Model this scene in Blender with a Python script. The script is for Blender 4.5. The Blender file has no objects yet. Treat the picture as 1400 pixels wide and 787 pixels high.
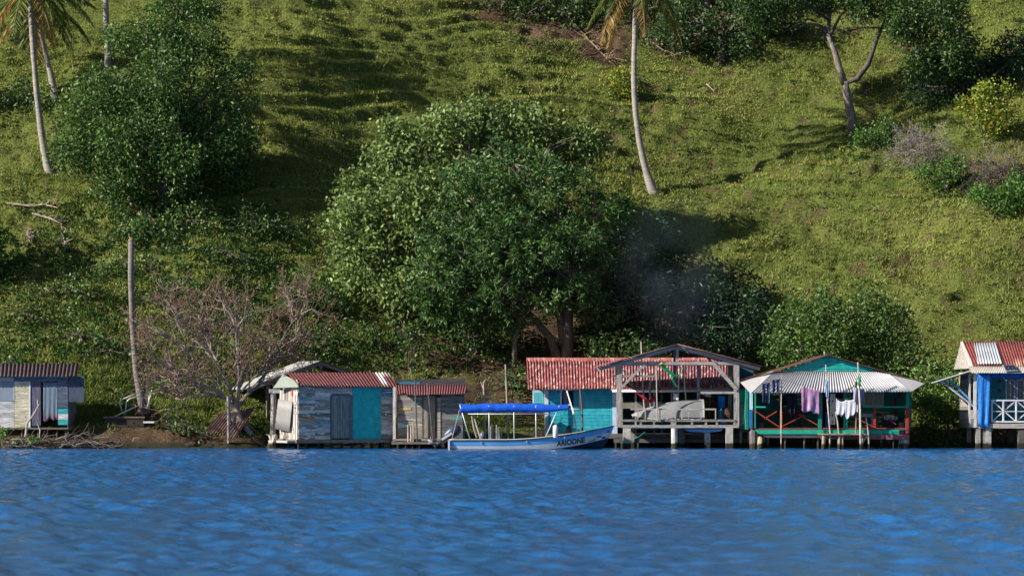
import bpy, math, random
import numpy as np
from mathutils import Vector, Matrix, noise as mnoise
R = math.radians
random.seed(7)
rng = np.random.default_rng(11)
SC = bpy.context.scene
COL = SC.collection

# ------------------------------------------------------------------ camera
F, D, EYE, HZ = 3900.0, 130.0, 2.2, 547.0     # focal length in photo pixels, distance to the pile line, eye height, horizon row
cam_d = bpy.data.cameras.new('camera'); cam = bpy.data.objects.new('camera', cam_d); COL.objects.link(cam)
cam.location = (0, -D, EYE); cam.rotation_euler = (R(90), 0, 0)
cam_d.sensor_width = 36; cam_d.lens = 36*F/1400
cam_d.shift_y = (HZ-393.5)/1400
cam_d.clip_start = 1; cam_d.clip_end = 6000
cam_d.dof.use_dof = True; cam_d.dof.focus_distance = 134; cam_d.dof.aperture_fstop = 2.0
SC.camera = cam

# ------------------------------------------------------------------ sky, sun, exposure
SUN_EL, SUN_AZ = 28.0, 21.0     # azimuth: degrees towards the camera from due left
to_sun = Vector((-math.cos(R(SUN_AZ))*math.cos(R(SUN_EL)), -math.sin(R(SUN_AZ))*math.cos(R(SUN_EL)), math.sin(R(SUN_EL))))
W = bpy.data.worlds.new('World'); SC.world = W; W.use_nodes = True
wn = W.node_tree.nodes; wl = W.node_tree.links
sky = wn.new('ShaderNodeTexSky'); sky.sky_type = 'NISHITA'; sky.sun_disc = False
sky.sun_elevation = R(SUN_EL)
sky.sun_rotation = math.atan2(to_sun.x, to_sun.y)
sky.air_density = 1.0; sky.dust_density = 0.4; sky.ozone_density = 1.5
wl.new(sky.outputs[0], wn['Background'].inputs[0]); wn['Background'].inputs[1].default_value = 0.05
sd = bpy.data.lights.new('sun', 'SUN'); so = bpy.data.objects.new('sun', sd); COL.objects.link(so)
sd.energy = 5.0; sd.angle = R(0.5); sd.color = (1.0, 0.93, 0.82)
so.rotation_euler = to_sun.to_track_quat('Z', 'Y').to_euler(); so.location = to_sun*200
vs = SC.view_settings; vs.view_transform = 'Standard'; vs.look = 'None'; vs.exposure = 0.76; vs.gamma = 1.0
vs.use_curve_mapping = False
SC.cycles.max_bounces = 6; SC.cycles.volume_bounces = 0; SC.cycles.transparent_max_bounces = 6
SC.cycles.use_denoising = True

# ------------------------------------------------------------------ picture -> place
def X(px, Y=0.0): return (px-700)/F*(D+Y)
def Z(py, Y=0.0): return EYE+(HZ-py)/F*(D+Y)
def P(px, py, Y=0.0): return Vector((X(px, Y), Y, Z(py, Y)))

# ------------------------------------------------------------------ noise and terrain
def _h(i, j, s):
    n = (i*374761393 + j*668265263 + s*1442695041) & 0xffffffff
    n = ((n ^ (n >> 13))*1274126177) & 0xffffffff
    return ((n ^ (n >> 16)) & 0xffff)/65535.0
def vnoise(x, y, s=0):
    x = np.asarray(x, float); y = np.asarray(y, float)
    xi = np.floor(x).astype(np.int64); yi = np.floor(y).astype(np.int64)
    u = x-xi; v = y-yi; u = u*u*u*(u*(u*6-15)+10); v = v*v*v*(v*(v*6-15)+10)
    a = _h(xi, yi, s); b = _h(xi+1, yi, s); c = _h(xi, yi+1, s); d = _h(xi+1, yi+1, s)
    return (a*(1-u)+b*u)*(1-v)+(c*(1-u)+d*u)*v
def fbm(x, y, s=0, o=4):
    t = 0; a = .5
    for k in range(o):
        t = t+a*(vnoise(np.asarray(x)*2**k+k*17.3, np.asarray(y)*2**k-k*9.1, s+k)-.5)*2; a *= .5
    return t          # about -1..1
def sst(a, b, x):
    t = np.clip((np.asarray(x, float)-a)/(b-a), 0, 1); return t*t*(3-2*t)
def softp(x, k=1.5): return np.logaddexp(0, np.asarray(x)/k)*k
def shore(x):
    return 2.0+3.2*sst(-13.5, -9.5, x)+1.6*sst(-2, 2, x)-.3+.35*fbm(np.asarray(x)*.35, 3.1, 5)
def H(x, Y, detail=True):
    x = np.asarray(x, float); Y = np.asarray(Y, float)
    d = Y-shore(x)
    bank = np.where(d < 0, np.maximum(d*.45, -1.6), .75*sst(0, 1.1, d)*(.55+.45*sst(-13.8, -16.5, x)+.3*sst(-16, -18, x)*0)+.08*np.maximum(d, 0))
    y0 = 5.2+2.6*sst(-14, -6, x)
    hill = .60*softp(Y-y0, 1.0)
    over = softp(Y-61, 3.0); hill = hill-over*.95
    ramp = sst(7, 24, Y)
    side = .21*softp(x-12, 3)+.17*softp(12-x, 3)-.17*softp(-3-x, 3)-.5
    side = side-.1*softp(-14-x, 4)
    z = bank+hill+ramp*(side-1.6)
    z = z+ramp*(1.7*fbm(x*.085+4, Y*.085, 21, 3))
    if detail:
        m = sst(.2, 2.5, d)
        z = z+m*(.55*fbm(x*.33, Y*.42, 31, 3)+.30*np.abs(fbm(x*.9, Y*1.1, 41, 3))+.12*fbm(x*2.1, Y*2.6, 43, 2))
        # cow paths: low terraces along the contours
        ph = (z*.95+1.6*fbm(x*.11, Y*.14, 51, 3))
        tr = ph-np.floor(ph)
        z = z+m*sst(10, 20, Y)*.6*(sst(0, .3, tr)-tr)*sst(.2, .65, vnoise(x*.13, Y*.2, 57)+.3*sst(8, -8, x))
        z = z+(1-m)*sst(-.2, .4, d)*.22*fbm(x*1.3, Y*2.0, 61, 4)
    return z
def hz(x, y): return float(H(np.array([x]), np.array([y]))[0])
_Ys = np.arange(-1, 62, .1)
def ground_at(px, py):
    xs = (px-700)/F*(D+_Ys); zr = EYE+(HZ-py)/F*(D+_Ys)
    hit = np.nonzero(H(xs, _Ys) >= zr)[0]
    i = hit[0] if len(hit) else len(_Ys)-1
    return Vector((float(xs[i]), float(_Ys[i]), hz(xs[i], _Ys[i])))

# ------------------------------------------------------------------ materials
def mat(name, rough=.75, col=None, nscale=2.0, namt=.35, stretch=(1, 1, 1), bump=0.0, metallic=0.0, spec=.3,
        rust=None, transl=0.0, wet=False):
    m = bpy.data.materials.new(name); m.use_nodes = True
    nt = m.node_tree; N = nt.nodes; L = nt.links; bs = N['Principled BSDF']
    tc = N.new('ShaderNodeTexCoord'); mp = N.new('ShaderNodeMapping'); mp.inputs['Scale'].default_value = stretch
    L.new(tc.outputs['Object'], mp.inputs[0])
    if col is None:
        a = N.new('ShaderNodeAttribute'); a.attribute_name = 'Col'; src = a.outputs['Color']
    else:
        a = N.new('ShaderNodeRGB'); a.outputs[0].default_value = (*col, 1); src = a.outputs[0]
    n1 = N.new('ShaderNodeTexNoise'); n1.inputs['Scale'].default_value = nscale; n1.inputs['Detail'].default_value = 6; n1.inputs['Roughness'].default_value = .65
    L.new(mp.outputs[0], n1.inputs['Vector'])
    mr = N.new('ShaderNodeMapRange'); mr.inputs[1].default_value = .3; mr.inputs[2].default_value = .7
    mr.inputs[3].default_value = 1-namt; mr.inputs[4].default_value = 1+namt
    L.new(n1.outputs[0], mr.inputs[0])
    mx = N.new('ShaderNodeMix'); mx.data_type = 'RGBA'; mx.blend_type = 'MULTIPLY'; mx.inputs[0].default_value = 1
    L.new(src, mx.inputs[6]); L.new(mr.outputs[0], mx.inputs[7]); out = mx.outputs[2]
    for spec_ in (rust or []):
        c, sc_, t, w, st = spec_
        mp2 = N.new('ShaderNodeMapping'); mp2.inputs['Scale'].default_value = st; mp2.inputs['Location'].default_value = (sc_*3.1, t*7, 1.7)
        L.new(tc.outputs['Object'], mp2.inputs[0])
        n2 = N.new('ShaderNodeTexNoise'); n2.inputs['Scale'].default_value = sc_; n2.inputs['Detail'].default_value = 5; n2.inputs['Roughness'].default_value = .7
        L.new(mp2.outputs[0], n2.inputs['Vector'])
        r2 = N.new('ShaderNodeMapRange'); r2.inputs[1].default_value = t; r2.inputs[2].default_value = t+w
        L.new(n2.outputs[0], r2.inputs[0])
        m2 = N.new('ShaderNodeMix'); m2.data_type = 'RGBA'
        L.new(r2.outputs[0], m2.inputs[0]); L.new(out, m2.inputs[6]); m2.inputs[7].default_value = (*c, 1); out = m2.outputs[2]
    if wet:      # algae and wet wood in the splash zone
        g = N.new('ShaderNodeNewGeometry'); sx = N.new('ShaderNodeSeparateXYZ'); L.new(g.outputs['Position'], sx.inputs[0])
        ad = N.new('ShaderNodeMath'); ad.operation = 'MULTIPLY_ADD'; L.new(n1.outputs[0], ad.inputs[0]); ad.inputs[1].default_value = -.35; L.new(sx.outputs[2], ad.inputs[2])
        w1 = N.new('ShaderNodeMapRange'); w1.inputs[1].default_value = .02; w1.inputs[2].default_value = .12; w1.inputs[3].default_value = 1; w1.inputs[4].default_value = 0; L.new(ad.outputs[0], w1.inputs[0])
        m3 = N.new('ShaderNodeMix'); m3.data_type = 'RGBA'; L.new(w1.outputs[0], m3.inputs[0]); L.new(out, m3.inputs[6]); m3.inputs[7].default_value = (.035, .035, .022, 1); out = m3.outputs[2]
    L.new(out, bs.inputs['Base Color'])
    bs.inputs['Roughness'].default_value = rough; bs.inputs['Metallic'].default_value = metallic
    bs.inputs['Specular IOR Level'].default_value = spec
    if bump:
        b = N.new('ShaderNodeBump'); b.inputs['Strength'].default_value = bump; b.inputs['Distance'].default_value = .05
        L.new(n1.outputs[0], b.inputs['Height']); L.new(b.outputs[0], bs.inputs['Normal'])
    if transl:
        tr = N.new('ShaderNodeBsdfTranslucent'); L.new(out, tr.inputs[0])
        ms = N.new('ShaderNodeMixShader'); ms.inputs[0].default_value = transl
        L.new(bs.outputs[0], ms.inputs[1]); L.new(tr.outputs[0], ms.inputs[2])
        L.new(ms.outputs[0], N['Material Output'].inputs[0])
    return m
M = {}
M['leaf'] = mat('leaf', rough=.5, nscale=.7, namt=.25, spec=.4, transl=.25)
M['grass'] = mat('grass', rough=.7, nscale=.35, namt=.22, spec=.15, transl=.15)
M['bark'] = mat('bark', wet=True, rough=.9, nscale=5, namt=.5, stretch=(1, 1, .35), bump=.8, spec=.1)
M['palm_bark'] = mat('palm_bark', rough=.9, nscale=3, namt=.4, stretch=(.5, .5, 4), bump=.6, spec=.1)
M['twig'] = mat('twig', rough=.9, nscale=3, namt=.3, spec=.1)
M['wood'] = mat('weathered_wood', rough=.9, nscale=4, namt=.5, stretch=(.6, .6, 5), bump=.5, spec=.15,
                rust=[((.10, .09, .085), 5, .60, .08, (.5, .5, 3))])
M['peeled'] = mat('peeling_painted_wood', rough=.9, nscale=4, namt=.5, stretch=(.6, .6, 5), bump=.5, spec=.15,
                rust=[((.10, .09, .085), 5, .60, .08, (.5, .5, 3)), ((.75, .73, .68), 2.2, .57, .03, (1.2, 1.2, 4)), ((.16, .36, .40), 1.7, .66, .03, (1, 1, 3))])
M['vwood'] = mat('weathered_upright_wood', rough=.9, nscale=4, namt=.45, stretch=(5, 5, .6), bump=.5, spec=.15)
M['paint'] = mat('old_paint', rough=.7, nscale=3, namt=.28, stretch=(1.6, 1.6, 1.0), spec=.25,
                 rust=[((.25, .25, .24), 9, .68, .05, (1, 1, 3))])
M['cleanpaint'] = mat('boat_paint', rough=.35, nscale=2, namt=.12, spec=.5)
M['plain'] = mat('plain_surface', rough=.7, nscale=5, namt=.15, spec=.25)
M['cloth'] = mat('cloth', rough=.95, nscale=4, namt=.12, spec=.05, transl=.2)
M['plastic'] = mat('plastic', rough=.4, nscale=4, namt=.08, spec=.4)
M['concrete'] = mat('concrete', wet=True, rough=.9, nscale=4, namt=.35, bump=.5, spec=.1, rust=[((.07, .07, .06), 5, .58, .1, (1, 1, .6))])
M['metal'] = mat('galvanised_metal', rough=.5, nscale=1.5, namt=.15, metallic=.25, spec=.4)
M['white_sheet'] = mat('white_corrugated_metal', rough=.55, nscale=1.5, namt=.12, metallic=.1, spec=.3, stretch=(2, 1, .4),
                       rust=[((.20, .06, .03), 1.1, .66, .03, (2.2, .6, .9))])
M['red_sheet'] = mat('rusty_red_corrugated_metal', rough=.7, nscale=2.2, namt=.35, spec=.2, stretch=(1, 1, .6),
                     rust=[((.55, .38, .35), 3.0, .54, .05, (3, .6, .5)), ((.11, .04, .045), 2.4, .55, .06, (3.2, .5, .4))])
M['plum_sheet'] = mat('dark_red_corrugated_metal', rough=.65, nscale=2.2, namt=.3, spec=.25,
                      rust=[((.30, .10, .06), 2.5, .63, .06, (1.5, .5, .5))])
M['glass'] = mat('dark_glass', rough=.1, nscale=1, namt=.05, spec=.6)

# ------------------------------------------------------------------ mesh helpers
def tag(o, label=None, cat=None, group=None, kind=None):
    if label: o['label'] = label
    if cat: o['category'] = cat
    if group: o['group'] = group
    if kind: o['kind'] = kind
    return o
def thing(name, label, cat, loc=(0, 0, 0), group=None):
    o = bpy.data.objects.new(name, None); COL.objects.link(o); o.location = loc; o.empty_display_size = .3
    tag(o, label, cat, group); return o
def worldloc(o):
    v = Vector((0, 0, 0))
    while o is not None: v += Vector(o.location); o = o.parent
    return v
def link_mesh(name, me, material, parent=None, loc=None, smooth=False):
    o = bpy.data.objects.new(name, me); COL.objects.link(o)
    if parent is not None: o.parent = parent
    elif loc is not None: o.location = loc
    me.materials.append(material)
    if smooth: me.polygons.foreach_set('use_smooth', np.ones(len(me.polygons), bool))
    return o
def np_mesh(name, V, Fc, C, material, parent=None, loc=None, smooth=False):
    """V (n,3) world, Fc (m,k) faces, C (n,3) colours"""
    base = np.array(worldloc(parent) if parent is not None else (loc if loc is not None else (0, 0, 0)), float)
    V = np.asarray(V, float)-base
    me = bpy.data.meshes.new(name)
    n = len(V); m, k = Fc.shape
    me.vertices.add(n); me.vertices.foreach_set('co', V.astype(np.float32).ravel())
    me.loops.add(m*k); me.loops.foreach_set('vertex_index', Fc.astype(np.int32).ravel())
    me.polygons.add(m); me.polygons.foreach_set('loop_start', np.arange(0, m*k, k, dtype=np.int32))
    me.update(calc_edges=True)
    ca = me.color_attributes.new('Col', 'FLOAT_COLOR', 'POINT')
    cc = np.ones((n, 4), np.float32); cc[:, :3] = C; ca.data.foreach_set('color', cc.ravel())
    return link_mesh(name, me, material, parent, loc, smooth)
class MB:
    def __init__(s, T=None): s.v = []; s.f = []; s.c = []; s.T = T
    def add(s, vs, fs, col):
        o = len(s.v)
        for p in vs:
            p = Vector(p)
            if s.T is not None: p = s.T @ p
            s.v.append(p)
        s.c += [col]*len(vs)
        for q in fs: s.f.append(tuple(o+i for i in q))
        return s
    def box(s, x0, x1, y0, y1, z0, z1, col=(.5, .5, .5)):
        v = [(x0, y0, z0), (x1, y0, z0), (x1, y1, z0), (x0, y1, z0), (x0, y0, z1), (x1, y0, z1), (x1, y1, z1), (x0, y1, z1)]
        return s.add(v, [(3, 2, 1, 0), (4, 5, 6, 7), (0, 1, 5, 4), (1, 2, 6, 5), (2, 3, 7, 6), (3, 0, 4, 7)], col)
    def beam(s, p, q, w=.08, h=.08, col=(.5, .5, .5), up=(0, 0, 1)):
        p = Vector(p); q = Vector(q); d = (q-p).normalized(); u = Vector(up)
        if abs(d.dot(u)) > .95: u = Vector((0, 1, 0))
        a = d.cross(u).normalized()*w/2; b = a.cross(d).normalized()*h/2
        v = [p-a-b, p+a-b, p+a+b, p-a+b, q-a-b, q+a-b, q+a+b, q-a+b]
        return s.add(v, [(3, 2, 1, 0), (4, 5, 6, 7), (0, 1, 5, 4), (1, 2, 6, 5), (2, 3, 7, 6), (3, 0, 4, 7)], col)
    def tube(s, pts, rad, n=7, col=(.5, .5, .5), jit=0.0):
        pts = [Vector(p) for p in pts]; o = []
        if not hasattr(rad, '__len__'): rad = [rad]*len(pts)
        vs = []; u = None
        for i, p in enumerate(pts):
            d = (pts[min(i+1, len(pts)-1)]-pts[max(i-1, 0)]).normalized()
            if u is None: u = d.orthogonal().normalized()
            else:
                u = (u-d*u.dot(d))
                u = u.normalized() if u.length > 1e-5 else d.orthogonal().normalized()
            w = d.cross(u)
            for k in range(n):
                a = 2*math.pi*k/n; r = rad[i]*(1+random.uniform(-jit, jit))
                vs.append(p+u*math.cos(a)*r+w*math.sin(a)*r)
        fs = [(i*n+k, i*n+(k+1) % n, (i+1)*n+(k+1) % n, (i+1)*n+k) for i in range(len(pts)-1) for k in range(n)]
        fs += [tuple(range(n-1, -1, -1)), tuple((len(pts)-1)*n+k for k in range(n))]
        return s.add(vs, fs, col)
    def slab(s, a, b, c, d, t, col):
        """quad a b c d thickened downwards along its normal"""
        a, b, c, d = map(Vector, (a, b, c, d)); n = (b-a).cross(d-a).normalized()*t
        return s.add([a, b, c, d, a-n, b-n, c-n, d-n], [(0, 1, 2, 3), (7, 6, 5, 4), (0, 4, 5, 1), (1, 5, 6, 2), (2, 6, 7, 3), (3, 7, 4, 0)], col)
    def corr(s, a, b, c, d, period=.13, amp=.02, col=(.5, .5, .5), t=.006, cols=None, ragged=0.0, seg=6, sag=0.0):
        """corrugated sheet a(lower left) b(lower right) c(upper right) d(upper left); ribs run from a-b to d-c"""
        a, b, c, d = map(Vector, (a, b, c, d)); n = (b-a).cross(d-a).normalized()
        L = max((b-a).length, (c-d).length); nu = max(4, int(L/period*seg)); nv = 3
        vs = []; cs = []
        for lay in (0, 1):
            for j in range(nv+1):
                for i in range(nu+1):
                    u = i/nu; v = j/nv
                    lo = a.lerp(b, u); hi = d.lerp(c, u)
                    if ragged and j == 0: lo = lo+(lo-hi).normalized()*ragged*mnoise.noise(Vector((math.floor(u*L/.8)*3.3, 2.2, a.x)))
                    p = lo.lerp(hi, v)+n*(amp*math.sin(2*math.pi*u*L/period)-lay*t-sag*math.sin(math.pi*v)+ .012*mnoise.noise(Vector((u*L*1.2, v*2, 5))))
                    vs.append(p); cs.append(cols(u, v) if cols else col)
        o = len(s.v); w = nu+1; K = (nv+1)*w
        for p in vs: s.v.append(s.T @ p if s.T is not None else p)
        s.c += cs
        F_ = []
        for j in range(nv):
            for i in range(nu):
                q = j*w+i; F_.append((q, q+1, q+1+w, q+w)); F_.append((K+q+w, K+q+1+w, K+q+1, K+q))
        for i in range(nu):
            F_.append((i+1, i, K+i, K+i+1)); q = nv*w+i; F_.append((q, q+1, K+q+1, K+q))
        for j in range(nv):
            q = j*w; F_.append((q, q+w, K+q+w, K+q)); q = j*w+nu; F_.append((q+w, q, K+q, K+q+w))
        s.f += [tuple(o+i for i in f) for f in F_]
        return s
    def cloth(s, tl, tr, h, col, fold=.05, nf=5, sag=.05, cols=None, taper=0.0, depth=(0, -1, 0), seed=0, hj=.1):
        """hanging cloth from tl to tr, height h"""
        tl = Vector(tl); tr = Vector(tr); dv = Vector(depth); nu, nv = 28, 12; vs = []; cs = []
        for lay in (0, 1):
            for j in range(nv+1):
                for i in range(nu+1):
                    u = i/nu; v = j/nv
                    p = tl.lerp(tr, u+(u-.5)*-taper*v); p.z -= sag*math.sin(math.pi*u)*(1-v*.5)
                    hh = h*(1+hj*mnoise.noise(Vector((u*3+seed, seed, 0))))
                    p.z -= hh*v
                    p += dv*(fold*(.3+v)*math.sin(u*nf*2*math.pi+seed+1.5*v)+.6*fold*mnoise.noise(Vector((u*7, v*4, seed)))+lay*.008)
                    p.x += .03*v*mnoise.noise(Vector((v*4, u*2, seed)))
                    vs.append(p); cs.append(cols(u, v) if cols else col)
        o = len(s.v); w = nu+1; K = (nv+1)*w
        s.v += [s.T @ p if s.T is not None else p for p in vs]; s.c += cs
        for j in range(nv):
            for i in range(nu):
                q = o+j*w+i; s.f.append((q, q+w, q+w+1, q+1)); s.f.append((K+q+1, K+q+1+w, K+q+w, K+q))
        for i in range(nu):
            q = o+i; s.f.append((q, q+1, K+q+1, K+q)); q = o+nv*w+i; s.f.append((q+1, q, K+q, K+q+1))
        for j in range(nv):
            q = o+j*w; s.f.append((q+w, q, K+q, K+q+w)); q += nu; s.f.append((q, q+w, K+q+w, K+q))
        return s
    def build(s, name, material, parent=None, loc=None, smooth=False, bevel=0):
        base = worldloc(parent) if parent is not None else Vector(loc if loc is not None else (0, 0, 0))
        me = bpy.data.meshes.new(name)
        me.from_pydata([tuple(p-base) for p in s.v], [], s.f); me.update()
        ca = me.color_attributes.new('Col', 'FLOAT_COLOR', 'POINT')
        cc = np.ones((len(s.v), 4), np.float32); cc[:, :3] = np.array(s.c, np.float32).reshape(-1, 3)
        ca.data.foreach_set('color', cc.ravel())
        return link_mesh(name, me, material, parent, loc, smooth)
def jc(c, a=.15):
    k = 1+random.uniform(-a, a); return (c[0]*k, c[1]*k*(1+random.uniform(-.03, .03)), c[2]*k)
def pick(cols, a=.18): return jc(random.choice(cols), a)
def boards(mb, x0, x1, z0, z1, y, bh, cols, t=.03, seglen=None, gap=.006, a=.18, horizontal=True, lap=.008):
    """wall of separate boards standing in the plane y (front at y-t)"""
    if horizontal:
        z = z0
        while z < z1-.01:
            h = min(bh*random.uniform(.85, 1.15), z1-z); x = x0
            if z1-(z+h) < .05: h = z1-z
            while x < x1-.01:
                l = (seglen*random.uniform(.6, 1.5) if seglen else (x1-x0)); l = min(l, x1-x)
                if x1-(x+l) < .25: l = x1-x
                o = random.uniform(0, lap)
                mb.box(x, x+l-.004, y-t-o, y-o, z, z+h-gap, pick(cols, a)); x += l
            z += h
    else:
        x = x0
        while x < x1-.01:
            w = min(bh*random.uniform(.85, 1.15), x1-x)
            if x1-(x+w) < .05: w = x1-x
            o = random.uniform(0, lap)
            mb.box(x, x+w-gap, y-t-o, y-o, z0+random.uniform(0, .02), z1, pick(cols, a)); x += w
    return mb
def posts(name, pts, z0, z1, r, material, parent, cols, square=False, lean=.03):
    for (x, y) in pts:
        mb = MB(); c = pick(cols); dx = random.uniform(-lean, lean)
        if square: mb.box(x-r, x+r, y-r, y+r, z0, z1, c)
        else: mb.tube([(x+dx, y, z0), (x+dx*.3, y, (z0+z1)/2), (x, y, z1)], [r*1.1, r, r*.9], 8, c, .12)
        mb.build(name, material, parent)

# ------------------------------------------------------------------ ground
GREENS = np.array([(.12, .165, .035), (.085, .13, .024), (.18, .20, .055), (.06, .10, .018)])
SOIL = np.array((.085, .056, .036))
def wblob(x, y, px, py, rx, ry):
    c = ground_at(px, py); return np.exp(-(((x-c.x)/rx)**2+((y-c.y)/ry)**2))
def soilmask(x, y):
    m = 0*x
    for a in ((610, 470, 4.2, 3.4), (680, 500, 4.2, 3.2), (760, 450, 5, 5), (850, 440, 5, 5), (640, 540, 3.5, 1.5), (570, 440, 2.2, 1.5),
              (760, 30, 4.5, 2.6), (700, 20, 4, 2.5), (830, 65, 2.6, 2.2), (915, 45, 3.5, 2.5), (980, 40, 5, 3), (950, 440, 5, 4)):
        m = np.maximum(m, wblob(x, y, *a))
    m = sst(.3, .8, m+.45*fbm(x*1.1, y*1.1, 71, 4))
    bare = sst(.22, .5, fbm(x*1.3+9, y*2.0, 81, 4))*.8*(.35+.65*sst(-2, 8, x))
    sh = 1-sst(.5, 1.9, y-shore(x)+.5*fbm(x*.7, y*.7, 82, 3))
    return np.clip(np.maximum(np.maximum(m, bare*sst(6, 16, y)), sh), 0, 1)
def leafymask(x, y):
    m = 0*x
    for a in ((60, 470, 5, 3), (60, 380, 4, 3), (150, 420, 5, 4), (260, 330, 6, 4), (240, 470, 6, 4), (130, 530, 5, 2), (400, 450, 4, 3.5), (470, 470, 4, 2.5),
              (560, 470, 3, 3), (500, 490, 3, 2), (380, 520, 4, 2), (330, 390, 5, 3), (160, 290, 5, 2.5), (50, 340, 4, 2), (1200, 200, 2.5, 2), (1350, 260, 3, 2), (860, 120, 1.6, 1.2), (640, 470, 3.5, 2)):
        m = np.maximum(m, wblob(x, y, *a))
    return m
def make_ground():
    xs = np.concatenate([np.linspace(-400, -46, 40), np.linspace(-45, 45, 470), np.linspace(46, 400, 40)])
    ys = np.concatenate([np.linspace(-6, -.5, 8), np.linspace(0, 64, 360), np.linspace(65, 240, 40)])
    gx, gy = np.meshgrid(xs, ys); z = H(gx, gy)
    z = np.maximum(z, -2.0-0*z)
    n = gx.size; V = np.stack([gx.ravel(), gy.ravel(), z.ravel()], 1)
    w = len(xs); i = np.arange(len(ys)-1)[:, None]*w+np.arange(w-1)[None, :]; i = i.ravel()
    Fc = np.stack([i, i+1, i+1+w, i+w], 1)
    x = V[:, 0]; y = V[:, 1]
    t = np.clip(.5+.8*fbm(x*.25, y*.3, 91, 3), 0, 1)[:, None]
    C = (GREENS[0]*(1-t)+GREENS[2]*t)*.6
    s = soilmask(x, y)[:, None]; br = (1+.5*fbm(x*2, y*2, 95, 3))[:, None]
    C = C*(1-s)+SOIL*br*s
    m = mat('ground', wet=True, rough=.95, nscale=9, namt=.6, bump=1.0, spec=.05)
    o = np_mesh('ground', V, Fc, np.clip(C, .005, 1), m, smooth=True)
    tag(o, 'steep green hillside sloping down to the muddy shore', kind='structure')
make_ground()

# ------------------------------------------------------------------ water
def make_water():
    xs = np.concatenate([np.linspace(-1500, -40, 30), np.linspace(-39, 39, 800), np.linspace(40, 1500, 30)])
    ys = np.concatenate([np.linspace(-1500, -112, 24), np.linspace(-110, 6, 1150), np.array([8., 14.])])
    gx, gy = np.meshgrid(xs, ys)
    u = gx+.25*gy; v = gy-.2*gx
    patch = .45+.6*vnoise(gx*.05, gy*.028, 307)+.5*vnoise(gx*.3, gy*.1, 309)
    z = patch*(.05*fbm(u*.8, v*.45, 301, 2)+.12*fbm(u*2.6+7, v*1.3, 303, 1)+.08*fbm(u*4.2, v*2.2, 311, 1))+.05*fbm(gx*.1, gy*.16, 305, 2)
    far = sst(45, 38, np.abs(gx))*sst(-118, -110, gy)*(1-.8*sst(-10, -1, gy)); z = z*far
    V = np.stack([gx.ravel(), gy.ravel(), z.ravel()], 1); w = len(xs)
    i = (np.arange(len(ys)-1)[:, None]*w+np.arange(w-1)[None, :]).ravel(); Fc = np.stack([i, i+1, i+1+w, i+w], 1)
    m = bpy.data.materials.new('water'); m.use_nodes = True; nt = m.node_tree; N = nt.nodes; L = nt.links; b = N['Principled BSDF']
    geo = N.new('ShaderNodeTexCoord')
    n = N.new('ShaderNodeTexNoise'); n.inputs['Scale'].default_value = 5; n.inputs['Detail'].default_value = 4; L.new(geo.outputs['Object'], n.inputs['Vector'])
    bp = N.new('ShaderNodeBump'); bp.inputs['Strength'].default_value = .6; bp.inputs['Distance'].default_value = .05
    L.new(n.outputs[0], bp.inputs['Height']); L.new(bp.outputs[0], b.inputs['Normal'])
    b.inputs['Base Color'].default_value = (.011, .105, .31, 1); b.inputs['Roughness'].default_value = .10; b.inputs['IOR'].default_value = 1.33
    o = np_mesh('water', V, Fc, np.full((len(V), 3), .2), m, smooth=True); tag(o, 'rippled deep blue water in front of the stilt houses', kind='structure')
make_water()

# ------------------------------------------------------------------ foliage helpers
def rand_dirs(n):
    v = rng.normal(size=(n, 3)); return v/np.linalg.norm(v, axis=1, keepdims=True)
def norm(v): return v/np.maximum(np.linalg.norm(v, axis=1, keepdims=True), 1e-9)
def leaf_quads(P0, A, ln, wd, C, curl=.15):
    """rhombic leaves from P0 along A; ln, wd arrays"""
    n = len(P0); ln = np.broadcast_to(ln, (n,))[:, None]; wd = np.broadcast_to(wd, (n,))[:, None]
    B = norm(np.cross(A, rand_dirs(n))); Nn = np.cross(A, B)
    V = np.empty((n, 4, 3))
    V[:, 0] = P0; V[:, 1] = P0+A*ln*.45+B*wd*.5+Nn*wd*curl; V[:, 2] = P0+A*ln-Nn*wd*curl; V[:, 3] = P0+A*ln*.45-B*wd*.5+Nn*wd*curl
    return V.reshape(-1, 3), np.arange(n*4).reshape(n, 4), np.repeat(C, 4, axis=0)
def leafcols(n, cols, jit=.25):
    cols = np.asarray(cols); i = rng.integers(0, len(cols), n); j = rng.integers(0, len(cols), n); t = rng.random((n, 1))
    return (cols[i]*(1-t)+cols[j]*t)*(1+jit*rng.uniform(-1, 1, (n, 1)))
def n3(p, s, k=0):   # cheap 3-D noise
    return (fbm(p[:, 0]*s+k, p[:, 2]*s-k, 101+k, 2)+fbm(p[:, 1]*s-k, p[:, 2]*s+k*2+5, 131+k, 2))*.5
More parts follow.
